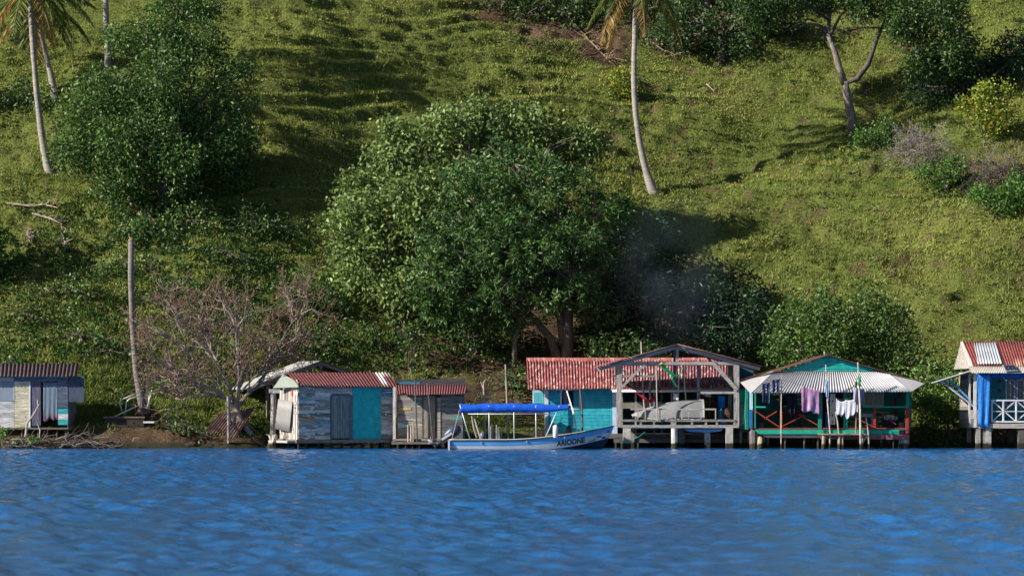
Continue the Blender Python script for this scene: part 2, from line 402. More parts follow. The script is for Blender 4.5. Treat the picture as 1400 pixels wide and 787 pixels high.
def crown_mesh(name, lobes, dens, per, ln, wd, cols, parent, spread=.28, droop=.2, gap=.0, gscale=.5, rosette=False, inner=.15, subl=11, bright=1.0):
    """lobes: (x,y,z,rx,ry,rz). dens: clumps per square metre of lobe surface"""
    L0 = np.array([l[:6] for l in lobes], float); L = []
    for l in L0:
        L.append(np.concatenate([l[:3], l[3:6]*.64]))
        for d in rand_dirs(subl):
            d = d*np.array((1, 1, .9)); L.append(np.concatenate([l[:3]+d*l[3:6]*.72, np.minimum(l[3:6], l[3:6].mean())*rng.uniform(.26, .44)]))
    L = np.array(L); dens = dens*.62
    PC = []; OUT = []
    for l in L:
        area = 4*math.pi*((l[3]*l[4])**1.6/3+(l[3]*l[5])**1.6/3+(l[4]*l[5])**1.6/3)**(1/1.6)
        n = int(area*dens)
        d = rand_dirs(n)
        r = np.where(rng.random(n) < inner, rng.uniform(.35, .85, n), rng.uniform(.82, 1.06, n))
        bump = 1+.16*fbm(d[:, 0]*2.2+l[0], d[:, 2]*2.2+l[2], 7, 3)+.1*fbm(d[:, 1]*5+l[1], d[:, 2]*5, 8, 2)
        p = l[:3]+d*l[3:6]*(r*bump)[:, None]
        PC.append(p); OUT.append(norm(d/l[3:6]))
    p = np.concatenate(PC); o = np.concatenate(OUT)
    deep = np.zeros(len(p), bool)
    for l in L:
        q = np.linalg.norm((p-l[:3])/l[3:6], axis=1); deep |= q < .7
    keep = (~deep) | (rng.random(len(p)) < .2)
    if gap: keep &= n3(p, gscale) > (-.35+gap)
    p = p[keep]; o = o[keep]
    m = len(p)
    tint = (1+.35*n3(p, .35, 3))[:, None]
    rep = per; bright_ = 1.35*bright
    cc = np.repeat(p, rep, axis=0); oo = np.repeat(o, rep, axis=0); tt = np.repeat(tint, rep, axis=0)
    n = len(cc)
    if rosette:
        A = norm(oo*.5+rand_dirs(n)*1.0+np.array((0, 0, -droop))); P0 = cc+rand_dirs(n)*.05+A*.02
        P0 = P0+rng.normal(size=(n, 3))*spread*.35
    else:
        P0 = cc+rng.normal(size=(n, 3))*spread; A = norm(oo*.6+rand_dirs(n)*.9+np.array((0, 0, -droop)))
    lns = ln*rng.uniform(.65, 1.2, n)
    V, Fc, C = leaf_quads(P0, A, lns, wd*rng.uniform(.7, 1.2, n), bright_*leafcols(n, cols)*tt)
    return np_mesh(name, V, Fc, np.clip(C, .004, 1), M['leaf'], parent)
def limb(mb, a, b, r0, r1, col, bend=.12, n=6, k=7):
    a = Vector(a); b = Vector(b); L = (b-a).length; off = Vector((random.uniform(-1, 1), random.uniform(-1, 1), random.uniform(-.3, .8)))*L*bend
    pts = [a.lerp(b, i/n)+off*math.sin(math.pi*i/n)*(1+.3*random.uniform(-1, 1)) for i in range(n+1)]
    mb.tube(pts, [r0+(r1-r0)*(i/n) for i in range(n+1)], k, col, .08); return pts
def grow(mb, p, d, L, r, depth, col, spread=.6, up=.1, shrink=.74, tips=None, nch=(2, 3), wob=.25, minr=.006, k=5, colf=None):
    n = 4; pts = [Vector(p)]; dd = Vector(d).normalized()
    for i in range(n):
        dd = (dd+Vector((random.uniform(-1, 1), random.uniform(-1, 1), random.uniform(-1, 1)))*wob*.5+Vector((0, 0, up*.3))).normalized()
        pts.append(pts[-1]+dd*L/n)
    r1 = max(r*.7, minr)
    mb.tube(pts, [r+(r1-r)*i/n for i in range(n+1)], k if r > .03 else 4 if r > .012 else 3, jc(col, .15) if colf is None else colf(depth))
    if tips is not None and depth <= 2: tips.append((pts[-1].copy(), dd.copy())); tips.append((pts[2].copy(), dd.copy()))
    if depth == 0: return
    for c in range(random.randint(*nch)):
        ax = Vector((random.uniform(-1, 1), random.uniform(-1, 1), random.uniform(-1, 1))).cross(dd).normalized()
        nd = (Matrix.Rotation(random.uniform(.35, 1)*spread*1.2, 3, ax) @ dd)
        s = pts[-1] if c < 2 else pts[random.choice((2, 3))]
        grow(mb, s, nd, L*shrink*random.uniform(.8, 1.15), r1*.82, depth-1, col, spread, up, shrink, tips, nch, wob, minr, k, colf)
def tip_leaves(name, tips, per, ln, wd, cols, parent, spread=.1, droop=0.0):
    p = np.array([t[0] for t in tips]); d = np.array([t[1] for t in tips])
    P0 = np.repeat(p, per, axis=0); A = np.repeat(d, per, axis=0); n = len(P0)
    P0 = P0+rng.normal(size=(n, 3))*spread; A = norm(A*.7+rand_dirs(n)+np.array((0, 0, -droop)))
    V, Fc, C = leaf_quads(P0, A, ln*rng.uniform(.6, 1.3, n), wd, leafcols(n, cols))
    return np_mesh(name, V, Fc, np.clip(C, .004, 1), M['leaf'], parent)

# ------------------------------------------------------------------ grass and undergrowth (uncountable)
def make_grass():
    n = 300000
    x = rng.uniform(-40, 42, n); y = rng.uniform(1.2, 60, n)
    vis = np.abs(x) < (700/F*(D+y)+2.5); x = x[vis]; y = y[vis]
    s = soilmask(x, y); keep = (rng.random(len(x)) > s*1.0-.04) & (y > shore(x)+.7)
    x = x[keep]; y = y[keep]; z = H(x, y)-.02; n = len(x)
    per = 6
    P0 = np.repeat(np.stack([x, y, z], 1), per, axis=0)
    h = (.10+.14*np.clip(.5+fbm(x*.35, y*.35, 55, 3), 0, 1.2)+.10*sst(22, 6, y)*(x < 0))
    h = h*(1+1.3*sst(.25, .6, fbm(x*.55+3, y*.6, 59, 3)))*(1-.35*sst(.1, .5, fbm(x*.3, y*.3, 63, 2)))
    hh = np.repeat(h, per)*rng.uniform(.5, 1.3, n*per)
    P0[:, :2] += rng.normal(size=(n*per, 2))*.11
    A = norm(rng.normal(size=(n*per, 3))*np.array((.55, .55, .2))+np.array((0, -.15, .8)))
    B = norm(np.cross(A, rand_dirs(n*per)))*(rng.uniform(.015, .03, n*per)[:, None])
    V = np.empty((n*per, 3, 3)); V[:, 0] = P0-B; V[:, 1] = P0+B; V[:, 2] = P0+A*hh[:, None]
    t = np.repeat(np.clip(.5+.9*fbm(x*.22, y*.26, 91, 3)+.25*sst(10, 40, y), 0, 1), per)[:, None]
    t = np.clip(t+rng.normal(size=t.shape)*.2, 0, 1)
    C = GREENS[3]*1.2*(1-t)+np.array((.28, .31, .075))*t
    dry = (rng.random(len(C)) < .07)[:, None]; C = np.where(dry, np.array((.30, .24, .13)), C)
    C = C*(1+.3*rng.uniform(-1, 1, (len(C), 1)))
    o = np_mesh('grass', V.reshape(-1, 3), np.arange(len(V)*3).reshape(-1, 3), np.repeat(C, 3, axis=0), M['grass'])
    tag(o, 'short tufty green grass covering the whole hillside', 'grass', kind='stuff')
make_grass()
def make_undergrowth():
    n = 42000
    x = rng.uniform(-38, 40, n); y = rng.uniform(2.2, 58, n)
    m = leafymask(x, y); k = (rng.random(n) < np.maximum(sst(.15, .8, m+.35*fbm(x*.6, y*.6, 77, 3)), .02)) & (y > shore(x)+.9)
    x = x[k]; y = y[k]; n = len(x)
    per = 16
    sz = np.clip(.28+.5*fbm(x*.7, y*.7, 78, 2)+rng.uniform(-.1, .1, n), .1, .8)
    P = np.stack([x, y, H(x, y)], 1); P = np.repeat(P, per, axis=0); S = np.repeat(sz, per)
    d = rand_dirs(n*per); d[:, 2] = np.abs(d[:, 2])
    P0 = P+d*(S*rng.uniform(.4, 1, n*per))[:, None]
    A = norm(d*.6+rand_dirs(n*per)*.7)
    C = leafcols(n*per, [(.025, .07, .014), (.05, .12, .02), (.09, .17, .025), (.02, .05, .012)])*np.repeat(1+.4*fbm(x*.5, y*.5, 79, 2), per)[:, None]
    V, Fc, CC = leaf_quads(P0, A, rng.uniform(.12, .26, n*per), rng.uniform(.06, .13, n*per), C)
    o = np_mesh('undergrowth', V, Fc, np.clip(CC, .004, 1), M['leaf']); tag(o, 'low broad-leaved weeds and creepers over the foot of the hill', 'undergrowth', kind='stuff')
    # fallen leaves and sticks under the big trees
    n = 60000; x = rng.uniform(-12, 34, n); y = rng.uniform(5, 56, n)
    k = rng.random(n) < soilmask(x, y)*.8*sst(-.25, .3, fbm(x*.7, y*.7, 88, 3)); x = x[k]; y = y[k]; n = len(x)
    P0 = np.stack([x, y, H(x, y)+.02], 1); A = norm(rng.normal(size=(n, 3))*np.array((1, 1, .45)))
    V, Fc, CC = leaf_quads(P0, A, rng.uniform(.10, .24, n), rng.uniform(.04, .09, n), leafcols(n, [(.22, .11, .06), (.13, .07, .04), (.30, .19, .10), (.09, .045, .03)]))
    o = np_mesh('leaf_litter', V, Fc, np.clip(CC, .004, 1), M['grass']); tag(o, 'brown fallen leaves on the bare soil under the big trees', 'leaf litter', kind='stuff')
make_undergrowth()

# ------------------------------------------------------------------ trees
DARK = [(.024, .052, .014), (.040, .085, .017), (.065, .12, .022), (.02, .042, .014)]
MANGO = [(.03, .07, .018), (.05, .11, .024), (.085, .165, .034), (.02, .048, .014)]
PALE = [(.085, .13, .036), (.12, .17, .046), (.17, .225, .065), (.045, .08, .02)]
FRESH = [(.07, .17, .03), (.11, .22, .035), (.05, .12, .025)]
def lob(px, py, Y, rx, ry, rd=None):
    s = F/(D+Y); return (X(px, Y), Y, Z(py, Y), rx/s, (rd if rd else (rx+ry)/2/s*.9), ry/s)
BARK = (.13, .11, .095)
def tree(name, label, cat, base, lobes, trunk_r, fork, crown_kw, group=None, bark=BARK, sub=6, stems=()):
    root = thing(name, label, cat, base, group)
    mb = MB(); b = Vector(base); f = Vector(fork)
    mb.tube([b-Vector((0, 0, .4)), b+Vector((0, 0, .1)), b.lerp(f, .4)+Vector((.1, 0, 0)), f], [trunk_r*1.5, trunk_r*1.15, trunk_r, trunk_r*.85], 10, bark, .1)
    for st_ in stems: mb.tube(st_[0], st_[1], 9, bark, .12)
    mb.build('trunk', M['bark'], root, smooth=True)
    mb = MB()
    for l in lobes:
        c = Vector(l[:3]); pts = limb(mb, f, c, trunk_r*.5, trunk_r*.16, bark)
        for _ in range(sub):
            d = Vector((random.gauss(0, 1), random.gauss(0, 1), random.gauss(.3, 1))).normalized()
            e = c+Vector((d.x*l[3], d.y*l[4], d.z*l[5]))*.9
            limb(mb, pts[random.choice((3, 4, 5, 6))], e, trunk_r*.2, .015, jc(bark), .1, 5, 5)
    mb.build('branches', M['bark'], root, smooth=True)
    crown_mesh('crown', lobes, parent=root, **crown_kw)
    return root
# left round tree
YL = ground_at(215, 285).y
b = ground_at(225, 280)
tree('broadleaf_tree', 'tall round dark green tree on the left slope beside the leaning coconut palms', 'tree', b,
     [lob(140, 150, YL, 62, 62), lob(215, 120, YL, 75, 62), lob(290, 165, YL+1, 58, 66), lob(125, 205, YL-1, 52, 45), lob(205, 205, YL-2, 75, 55),
      lob(285, 232, YL, 55, 45), lob(175, 255, YL-1.5, 58, 30), lob(250, 265, YL-1, 50, 28), lob(200, 50, YL+2, 60, 26), lob(268, 55, YL+2, 55, 28), lob(245, 12, YL+3, 60, 22), lob(320, 90, YL+2, 40, 18), lob(315, 205, YL+.5, 40, 50), lob(240, 190, YL+2, 60, 60), lob(170, 180, YL+2, 55, 50)],
     .32, P(215, 190, YL), dict(dens=9.5, per=12, ln=.24, wd=.10, cols=[(.028, .062, .014), (.05, .10, .02), (.085, .145, .028), (.02, .048, .014)], bright=1.25, gap=.06, gscale=.6, spread=.26))
# off-frame trees that shade the slope and the left edge
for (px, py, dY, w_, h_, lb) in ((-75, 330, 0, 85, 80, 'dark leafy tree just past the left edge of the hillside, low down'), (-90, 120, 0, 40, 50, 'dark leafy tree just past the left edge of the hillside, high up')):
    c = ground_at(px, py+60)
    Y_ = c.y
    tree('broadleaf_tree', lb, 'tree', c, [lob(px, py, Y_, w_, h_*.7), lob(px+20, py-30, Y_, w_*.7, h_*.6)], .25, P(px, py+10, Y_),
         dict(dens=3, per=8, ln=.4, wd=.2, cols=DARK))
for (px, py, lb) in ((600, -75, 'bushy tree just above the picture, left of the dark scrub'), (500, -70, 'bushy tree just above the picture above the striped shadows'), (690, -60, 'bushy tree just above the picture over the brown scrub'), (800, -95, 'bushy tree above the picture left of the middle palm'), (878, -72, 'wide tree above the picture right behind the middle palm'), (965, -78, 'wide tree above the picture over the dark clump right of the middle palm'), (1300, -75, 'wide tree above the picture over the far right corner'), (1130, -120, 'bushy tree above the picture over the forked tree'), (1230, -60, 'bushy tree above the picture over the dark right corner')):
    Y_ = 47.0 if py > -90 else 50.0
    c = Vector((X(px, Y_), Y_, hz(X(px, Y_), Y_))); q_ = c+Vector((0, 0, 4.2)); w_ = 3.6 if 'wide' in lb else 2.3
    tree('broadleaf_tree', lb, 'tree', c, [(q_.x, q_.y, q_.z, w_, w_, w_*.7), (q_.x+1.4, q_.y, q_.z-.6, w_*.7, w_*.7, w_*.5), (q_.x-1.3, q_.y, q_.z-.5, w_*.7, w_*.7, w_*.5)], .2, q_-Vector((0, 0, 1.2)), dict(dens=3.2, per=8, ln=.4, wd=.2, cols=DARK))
# pale big-leaved tree
YP = 17.5
b = Vector((X(640, YP), YP, hz(X(640, YP), YP)))
tree('broadleaf_tree', 'pale green big-leaved tree, left half of the large clump above the shacks', 'tree', b,
     [lob(560, 205, YP+3, 55, 45), lob(640, 178, YP+4, 62, 38), lob(720, 165, YP+5, 60, 24), lob(775, 195, YP+5, 55, 28), lob(515, 250, YP+1, 50, 48), lob(490, 310, YP-1, 50, 50), lob(500, 365, YP-2, 52, 45),
      lob(570, 300, YP-1, 60, 70), lob(560, 395, YP-3, 58, 38), lob(640, 260, YP+1, 70, 60), lob(700, 200, YP+4, 60, 30)],
     .33, P(600, 330, YP), dict(dens=8, per=12, ln=.29, wd=.155, cols=PALE, bright=1.1, gap=.02, gscale=.5, spread=.3, droop=.45))
# mango
YM = 12.5
b = Vector((X(772, YM), YM, hz(X(772, YM), YM)))
tree('mango_tree', 'dense dark green mango tree, right half of the large clump behind the red roof', 'tree', b,
     [lob(640, 265, YM, 62, 52), lob(620, 340, YM-1, 62, 55), lob(600, 395, YM-1.5, 48, 45), lob(700, 310, YM-1.5, 55, 40), lob(705, 225, YM+2, 75, 42), lob(770, 270, YM+1, 62, 45),
      lob(690, 345, YM-2, 55, 45), lob(795, 330, YM-.5, 48, 36), lob(680, 400, YM-2.5, 36, 30), lob(825, 285, YM+1, 40, 30), lob(730, 375, YM+1, 50, 40), lob(640, 415, YM-1.5, 42, 28), lob(600, 425, YM-1, 30, 20), lob(700, 432, YM-1.5, 34, 24), lob(790, 400, YM-1.5, 40, 30), lob(825, 420, YM-.5, 34, 26), lob(745, 405, YM-2, 34, 30), lob(740, 345, YM-2.5, 42, 36), lob(770, 395, YM+2, 48, 35)],
     .27, P(776, 385, YM), dict(dens=6.5, per=14, ln=.30, wd=.085, cols=MANGO, gap=.03, gscale=.55, spread=.25, droop=.5, rosette=True), bark=(.13, .11, .09),
     stems=[([P(766, 500, YM), P(752, 462, YM-.3), P(730, 435, YM-.2), P(700, 405, YM)], [.26, .2, .16, .12]), ([P(770, 470, YM), P(765, 430, YM), P(740, 395, YM+.3), P(735, 360, YM)], [.22, .17, .14, .1]),
            ([P(704, 500, YM-1), P(703, 470, YM-1), P(708, 440, YM-1), P(700, 400, YM-1)], [.16, .13, .12, .1]), ([P(778, 400, YM), P(800, 375, YM), P(830, 360, YM)], [.14, .09, .06])])
# dark trees right of it
YD = 15.5
b = Vector((X(880, YD), YD, hz(X(880, YD), YD)))
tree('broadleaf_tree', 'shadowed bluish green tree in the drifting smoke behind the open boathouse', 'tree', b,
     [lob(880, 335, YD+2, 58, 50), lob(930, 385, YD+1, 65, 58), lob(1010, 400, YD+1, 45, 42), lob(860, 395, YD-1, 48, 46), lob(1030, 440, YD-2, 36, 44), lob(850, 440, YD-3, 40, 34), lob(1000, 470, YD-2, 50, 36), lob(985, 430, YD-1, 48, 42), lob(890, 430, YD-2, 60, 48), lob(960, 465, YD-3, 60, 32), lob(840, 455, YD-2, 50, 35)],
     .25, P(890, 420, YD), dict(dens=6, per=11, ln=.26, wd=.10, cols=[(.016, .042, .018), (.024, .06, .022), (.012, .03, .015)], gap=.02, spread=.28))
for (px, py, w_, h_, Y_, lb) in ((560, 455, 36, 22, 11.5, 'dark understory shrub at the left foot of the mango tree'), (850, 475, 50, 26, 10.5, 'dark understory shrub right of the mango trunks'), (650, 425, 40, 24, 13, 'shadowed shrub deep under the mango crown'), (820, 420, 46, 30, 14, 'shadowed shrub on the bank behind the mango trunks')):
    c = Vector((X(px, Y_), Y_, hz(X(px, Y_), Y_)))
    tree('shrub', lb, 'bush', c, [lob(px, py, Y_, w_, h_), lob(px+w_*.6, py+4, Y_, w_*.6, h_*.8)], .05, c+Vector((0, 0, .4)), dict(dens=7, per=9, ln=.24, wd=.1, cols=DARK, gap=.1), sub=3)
# tree behind the green house
YG = 9.5
b = Vector((X(1160, YG), YG, hz(X(1160, YG), YG)))
tree('broadleaf_tree', 'round mid-green tree right behind the green house', 'tree', b,
     [lob(1100, 440, YG, 46, 42), lob(1160, 425, YG, 55, 45), lob(1220, 450, YG, 48, 48), lob(1085, 480, YG-.5, 42, 36), lob(1245, 500, YG-1, 38, 40), lob(1170, 480, YG, 60, 40), lob(1130, 460, YG-1, 45, 40)],
     .25, P(1160, 480, YG), dict(dens=8.5, per=12, ln=.21, wd=.10, cols=[(.05, .10, .022), (.08, .15, .03), (.035, .07, .02), (.11, .18, .04)], gap=.06, gscale=.8, spread=.22))
YB = 5.0
b = Vector((X(1300, YB), YB, hz(X(1300, YB), YB)))
tree('mangrove_bush', 'glossy leafy bush at the waterline between the green house and the white house', 'bush', b,
     [lob(1290, 550, YB, 34, 45), lob(1270, 590, YB, 24, 22), lob(1312, 590, YB, 24, 28), lob(1318, 510, YB+1.5, 26, 32), lob(1265, 530, YB+1.5, 28, 34)],
     .08, P(1295, 575, YB), dict(dens=13, per=12, ln=.17, wd=.09, cols=[(.05, .11, .02), (.09, .17, .03), (.03, .07, .02), (.13, .20, .035)], gap=.1, gscale=1.2, spread=.16))
# upper centre dark wood
c = ground_at(985, 85)
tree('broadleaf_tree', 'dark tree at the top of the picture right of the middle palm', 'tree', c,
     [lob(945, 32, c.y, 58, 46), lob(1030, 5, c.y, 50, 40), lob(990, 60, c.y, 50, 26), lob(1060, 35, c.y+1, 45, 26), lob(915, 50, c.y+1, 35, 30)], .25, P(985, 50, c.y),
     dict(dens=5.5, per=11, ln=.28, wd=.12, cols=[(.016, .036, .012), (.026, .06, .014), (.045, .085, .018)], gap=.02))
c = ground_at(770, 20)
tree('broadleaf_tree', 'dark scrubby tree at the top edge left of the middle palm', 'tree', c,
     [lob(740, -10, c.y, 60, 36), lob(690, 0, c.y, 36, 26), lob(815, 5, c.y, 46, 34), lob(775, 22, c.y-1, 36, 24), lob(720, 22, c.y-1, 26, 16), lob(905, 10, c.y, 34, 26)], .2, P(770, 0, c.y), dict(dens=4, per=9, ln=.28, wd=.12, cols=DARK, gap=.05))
# right forked tree
def forked_tree():
    g = ground_at(1166, 183); Y = g.y; s = F/(D+Y)
    root = thing('forked_tree', 'spreading tree with a pale forked trunk at the upper right of the slope', 'tree', g)
    bk = (.20, .17, .145); mb = MB(); q = lambda a, b, y=0: P(a, b, Y+y)
    mb.tube([g-Vector((0, 0, .3)), q(1164, 160), q(1157, 125), q(1155, 112)], [.30, .27, .23, .2], 10, bk, .06)
    mb.tube([q(1155, 116), q(1148, 95), q(1141, 70), q(1132, 48), q(1135, 10, 1)], [.21, .2, .17, .13, .09], 9, bk, .06)
    mb.build('trunk', M['bark'], root, smooth=True)
    mb = MB(); bd = (.10, .085, .075)
    mb.tube([q(1158, 112), q(1172, 108), q(1187, 88), q(1200, 50), q(1215, 20, 1)], [.15, .17, .15, .12, .08], 8, bd, .06)
    mb.tube([q(1140, 55), q(1120, 35), q(1095, 32), q(1068, 45)], [.12, .1, .07, .03], 7, bd)
    mb.tube([q(1105, 32), q(1085, 42), q(1078, 57)], [.05, .04, .02], 5, bd)
    mb.tube([q(1145, 45), q(1175, 38), q(1215, 38), q(1240, 30)], [.08, .06, .05, .03], 6, bd)
    mb.tube([q(1135, 48), q(1150, 20), q(1190, -10, 1)], [.1, .08, .05], 6, bd)
    mb.tube([q(1210, 30), q(1250, 10), q(1290, 20, -1)], [.09, .07, .04], 6, bd)
    mb.tube([q(1135, 30), q(1100, 0), q(1050, -10)], [.09, .07, .04], 6, bd)
    mb.build('branches', M['bark'], root, smooth=True)
    lo = [lob(1060, -4, Y, 56, 26), lob(1130, -16, Y+1, 62, 32), lob(1195, -2, Y, 48, 26), lob(1265, 8, Y-1, 60, 42), lob(1292, 52, Y-1, 42, 40), lob(1232, 36, Y-1, 28, 20), lob(1258, 82, Y-1, 22, 18), lob(1312, 85, Y-1, 26, 30), lob(1025, 20, Y, 40, 24), lob(1178, 18, Y-1, 20, 8)]
    crown_mesh('crown', lo, dens=11.0, per=12, ln=.24, wd=.10, cols=[(.02, .05, .014), (.035, .08, .018), (.08, .14, .025), (.014, .035, .012)], parent=root, gap=.03, gscale=.7, spread=.26)  # leaf greens darkened so the crown reads as shaded
    mb = MB()
    for px, y0, y1 in ((1192, 60, 122), (1205, 70, 115), (1221, 50, 100), (1238, 40, 125), (1246, 50, 90)):
        mb.tube([q(px, y0), q(px+1, (y0+y1)/2), q(px, y1)], .012, 4, (.08, .10, .04))
    mb.build('hanging_vines', M['twig'], root)
forked_tree()
# far right dark tree above bush
c = ground_at(1350, 150)
tree('broadleaf_tree', 'dark shadowed tree at the right edge above the yellow-flowering bush', 'tree', c,
     [lob(1330, 80, c.y+2, 50, 48), lob(1390, 85, c.y+2, 50, 52), lob(1290, 105, c.y+1.5, 36, 40), lob(1370, 135, c.y+1.5, 50, 30), lob(1310, 140, c.y+1.5, 34, 26), lob(1260, 130, c.y+1.5, 26, 20)], .2, P(1350, 110, c.y+1),
     dict(dens=6, per=10, ln=.26, wd=.11, cols=[(.015, .04, .015), (.022, .06, .02)], gap=.0))
def bush(name, label, cat, px, py, lobes, kw, dy=0, r=.05):
    c = ground_at(px, py)
    return tree(name, label, cat, c, [lob(a, b_, c.y+dy+e, w_, h_) for a, b_, w_, h_, e in lobes], r, c+Vector((0, 0, .5)), kw, sub=4)
YEL = [(.09, .17, .02), (.14, .22, .025), (.36, .26, .02), (.07, .12, .02)]
bush('flowering_bush', 'tall yellow-green flowering bush at the right edge of the slope', 'bush', 1345, 200,
     [(1345, 150, 28, 36, 0), (1322, 165, 13, 40, 0), (1368, 165, 22, 30, 0), (1350, 125, 12, 14, 0), (1375, 128, 10, 16, 0)], dict(dens=18, per=9, ln=.19, wd=.10, cols=YEL, gap=.17, gscale=1.6, spread=.2))
bush('flowering_bush', 'small yellow-flecked bush beside the middle palm trunk', 'bush', 862, 140,
     [(850, 112, 17, 22, 0), (862, 130, 16, 14, 0), (835, 120, 14, 14, 0)], dict(dens=16, per=9, ln=.18, wd=.09, cols=YEL, gap=.15, gscale=1.5, spread=.2))
bush('shrub', 'green shrub at the lower right corner of the thicket by the picture edge', 'bush', 1370, 300,
     [(1370, 275, 30, 22, 0), (1340, 268, 20, 14, 0), (1395, 260, 20, 25, 0)], dict(dens=12, per=10, ln=.2, wd=.11, cols=[(.05, .12, .02), (.10, .2, .03), (.03, .08, .02)], gap=.1, gscale=1, spread=.2))
bush('shrub', 'green shrub below the grey twiggy bush on the right slope', 'bush', 1290, 265,
     [(1288, 245, 20, 17, 0), (1305, 225, 16, 16, 0), (1265, 232, 14, 10, 0)], dict(dens=12, per=10, ln=.2, wd=.11, cols=[(.05, .12, .02), (.10, .2, .03), (.03, .08, .02)], gap=.1, gscale=1, spread=.2))
bush('shrub', 'bushy shrub around the foot of the pale forked tree', 'bush', 1195, 205,
     [(1190, 185, 24, 14, 0), (1225, 195, 24, 14, 0), (1212, 170, 14, 12, 0)], dict(dens=12, per=10, ln=.17, wd=.09, cols=[(.05, .12, .02), (.09, .17, .03)], gap=.1, gscale=1, spread=.2))
for i, (px, py, w_, h_, lb) in enumerate((
        (200, 315, 34, 20, 'leafy shrub above the broken palm stump'), (255, 300, 40, 22, 'dark leafy shrub under the round left tree'), (310, 350, 34, 16, 'low shrub in the tree shade left of the pale tree'),
        (45, 130, 34, 24, 'shrub behind the leaning palms near the left edge'), (540, 395, 40, 18, 'dark shrub under the pale big-leaved tree'), (420, 470, 30, 22, 'bright leafy shrub right of the bare tree'),
        (20, 500, 34, 18, 'dark weedy shrub just above the roof of the left hut'), (110, 455, 30, 20, 'leafy shrub on the slope between the left hut and the broken palm'), (240, 400, 36, 20, 'dark shrub above the crown of the bare tree'),
        (420, 400, 34, 30, 'dark shrub in the deep shade left of the pale tree'), (170, 360, 34, 18, 'dense low shrub right above the broken palm top'), (350, 300, 36, 22, 'shaded shrub at the right foot of the round left tree'), (480, 460, 34, 20, 'leafy shrub on the slope above the gabled shed'),
        (95, 395, 26, 16, 'low shrub on the left slope under the dead branches'), (150, 480, 30, 16, 'weedy shrub left of the broken palm stump'), (250, 580, 20, 18, 'dark shrub on the mud bank right of the broken palm'),
        (30, 430, 30, 18, 'low shrub by the left edge above the left hut'), (640, 455, 28, 22, 'creeper-covered shrub under the mango tree'), (700, 520, 18, 24, 'small shrub left of the blue house roof'))):
    bush('shrub', lb, 'bush', px, py+h_*.8, [(px, py, w_*.8, h_, 0), (px+w_*.8, py+h_*.4, w_*.5, h_*.6, -.5), (px-w_*.8, py+h_*.3, w_*.5, h_*.7, .3), (px+w_*1.5, py+h_*.7, w_*.4, h_*.4, -.3), (px-w_*.3, py-h_*.5, w_*.3, h_*.5, .2), (px-w_*1.5, py+h_*.6, w_*.4, h_*.35, .2)],
         dict(dens=7, per=9, ln=.22, wd=.12, cols=[DARK+[(.07, .15, .03)], DARK+[(.10, .17, .03), (.12, .16, .04)], DARK][i % 3], gap=.13, gscale=1.2, spread=.26))

# ------------------------------------------------------------------ palms
def frond(mb, leafs, base, d, L, droop, col, dry=False):
    d = Vector(d).normalized(); pts = [Vector(base)]; dd = d.copy(); n = 10
    for i in range(n):
        dd = (dd+Vector((0, 0, -droop*(.3+i/n)))).normalized(); pts.append(pts[-1]+dd*L/n)
    mb.tube(pts, [.045*(1-i/n)+.01 for i in range(n+1)], 5, (.16, .17, .05) if not dry else (.25, .17, .09))
    for i in range(1, n):
        for k in range(6):
            t = k/6; p = pts[i].lerp(pts[i+1], t); ax = (pts[i+1]-pts[i]).normalized()
            sd_ = ax.cross(Vector((0, 0, 1))); sd_ = sd_.normalized() if sd_.length > .1 else Vector((1, 0, 0))
            l = .95*math.sin(math.pi*min(1, (i+t)/n*.85+.15))**.6*random.uniform(.8, 1.1)*L/4.6
            for sg in (-1, 1):
                a = (ax*.45+sd_*sg*.8+Vector((0, 0, -.55-.5*random.random()))).normalized()
                leafs.append((p, a, l, jc(col, .3)))
def palm(label, base, pts, rads, crown=True, nf=20, group='coconut palms on the slope', extra=None, L=4.8, seed=1, bark=(.30, .27, .24)):
    st = random.getstate(); random.seed(seed)
    root = thing('coconut_palm', label, 'palm tree', base, group)
    mb = MB(); fine = []; fr = []
    P_ = [Vector(p) for p in pts]
    for i in range(len(P_)-1):     # smooth the stem
        a = P_[max(i-1, 0)]; b_ = P_[i]; c_ = P_[i+1]; d_ = P_[min(i+2, len(P_)-1)]
        for k in range(6):
            t = k/6; fine.append(.5*((2*b_)+(c_-a)*t+(2*a-5*b_+4*c_-d_)*t*t+(3*b_-a-3*c_+d_)*t**3)); fr.append(rads[i]+(rads[i+1]-rads[i])*t)
    fine.append(P_[-1]); fr.append(rads[-1])
    mb.tube(fine, fr, 10, bark, .07); mb.build('trunk', M['palm_bark'], root, smooth=True)
    top = P_[-1]
    if crown:
        stems = MB(); lf = []
        for i in range(nf):
            az = i*2.39996+random.uniform(-.2, .2); el = 1.1-2.0*(i/nf)+random.uniform(-.1, .1)
            d = (math.cos(az)*math.cos(el), math.sin(az)*math.cos(el), math.sin(el))
            old = i > nf*.82
            frond(stems, lf, top, d, L*random.uniform(.85, 1.05), .13+.07*(i/nf), (.30, .20, .06) if old else random.choice([(.10, .15, .03), (.16, .19, .035), (.07, .12, .03)]), old)
        stems.build('frond_stems', M['twig'], root)
        n = len(lf); P0 = np.array([l[0] for l in lf]); A = np.array([l[1] for l in lf]); C = np.array([l[3] for l in lf])
        V, Fc, CC = leaf_quads(P0, A, np.array([l[2] for l in lf]), .07, C, .2); np_mesh('fronds', V, Fc, CC, M['leaf'], root)
        nuts = MB()
        for k in range(9):
            c = top+Vector((random.uniform(-.4, .4), random.uniform(-.4, .4), -.25-random.random()*.35))
            nuts.tube([c+Vector((0, 0, .14)), c+Vector((0, 0, .07)), c, c-Vector((0, 0, .08)), c-Vector((0, 0, .14))], [.03, .11, .13, .1, .02], 8, (.16, .15, .05))
        nuts.build('coconuts', M['plain'], root, smooth=True)
    random.setstate(st); return root
g = ground_at(70, 238); Y = g.y
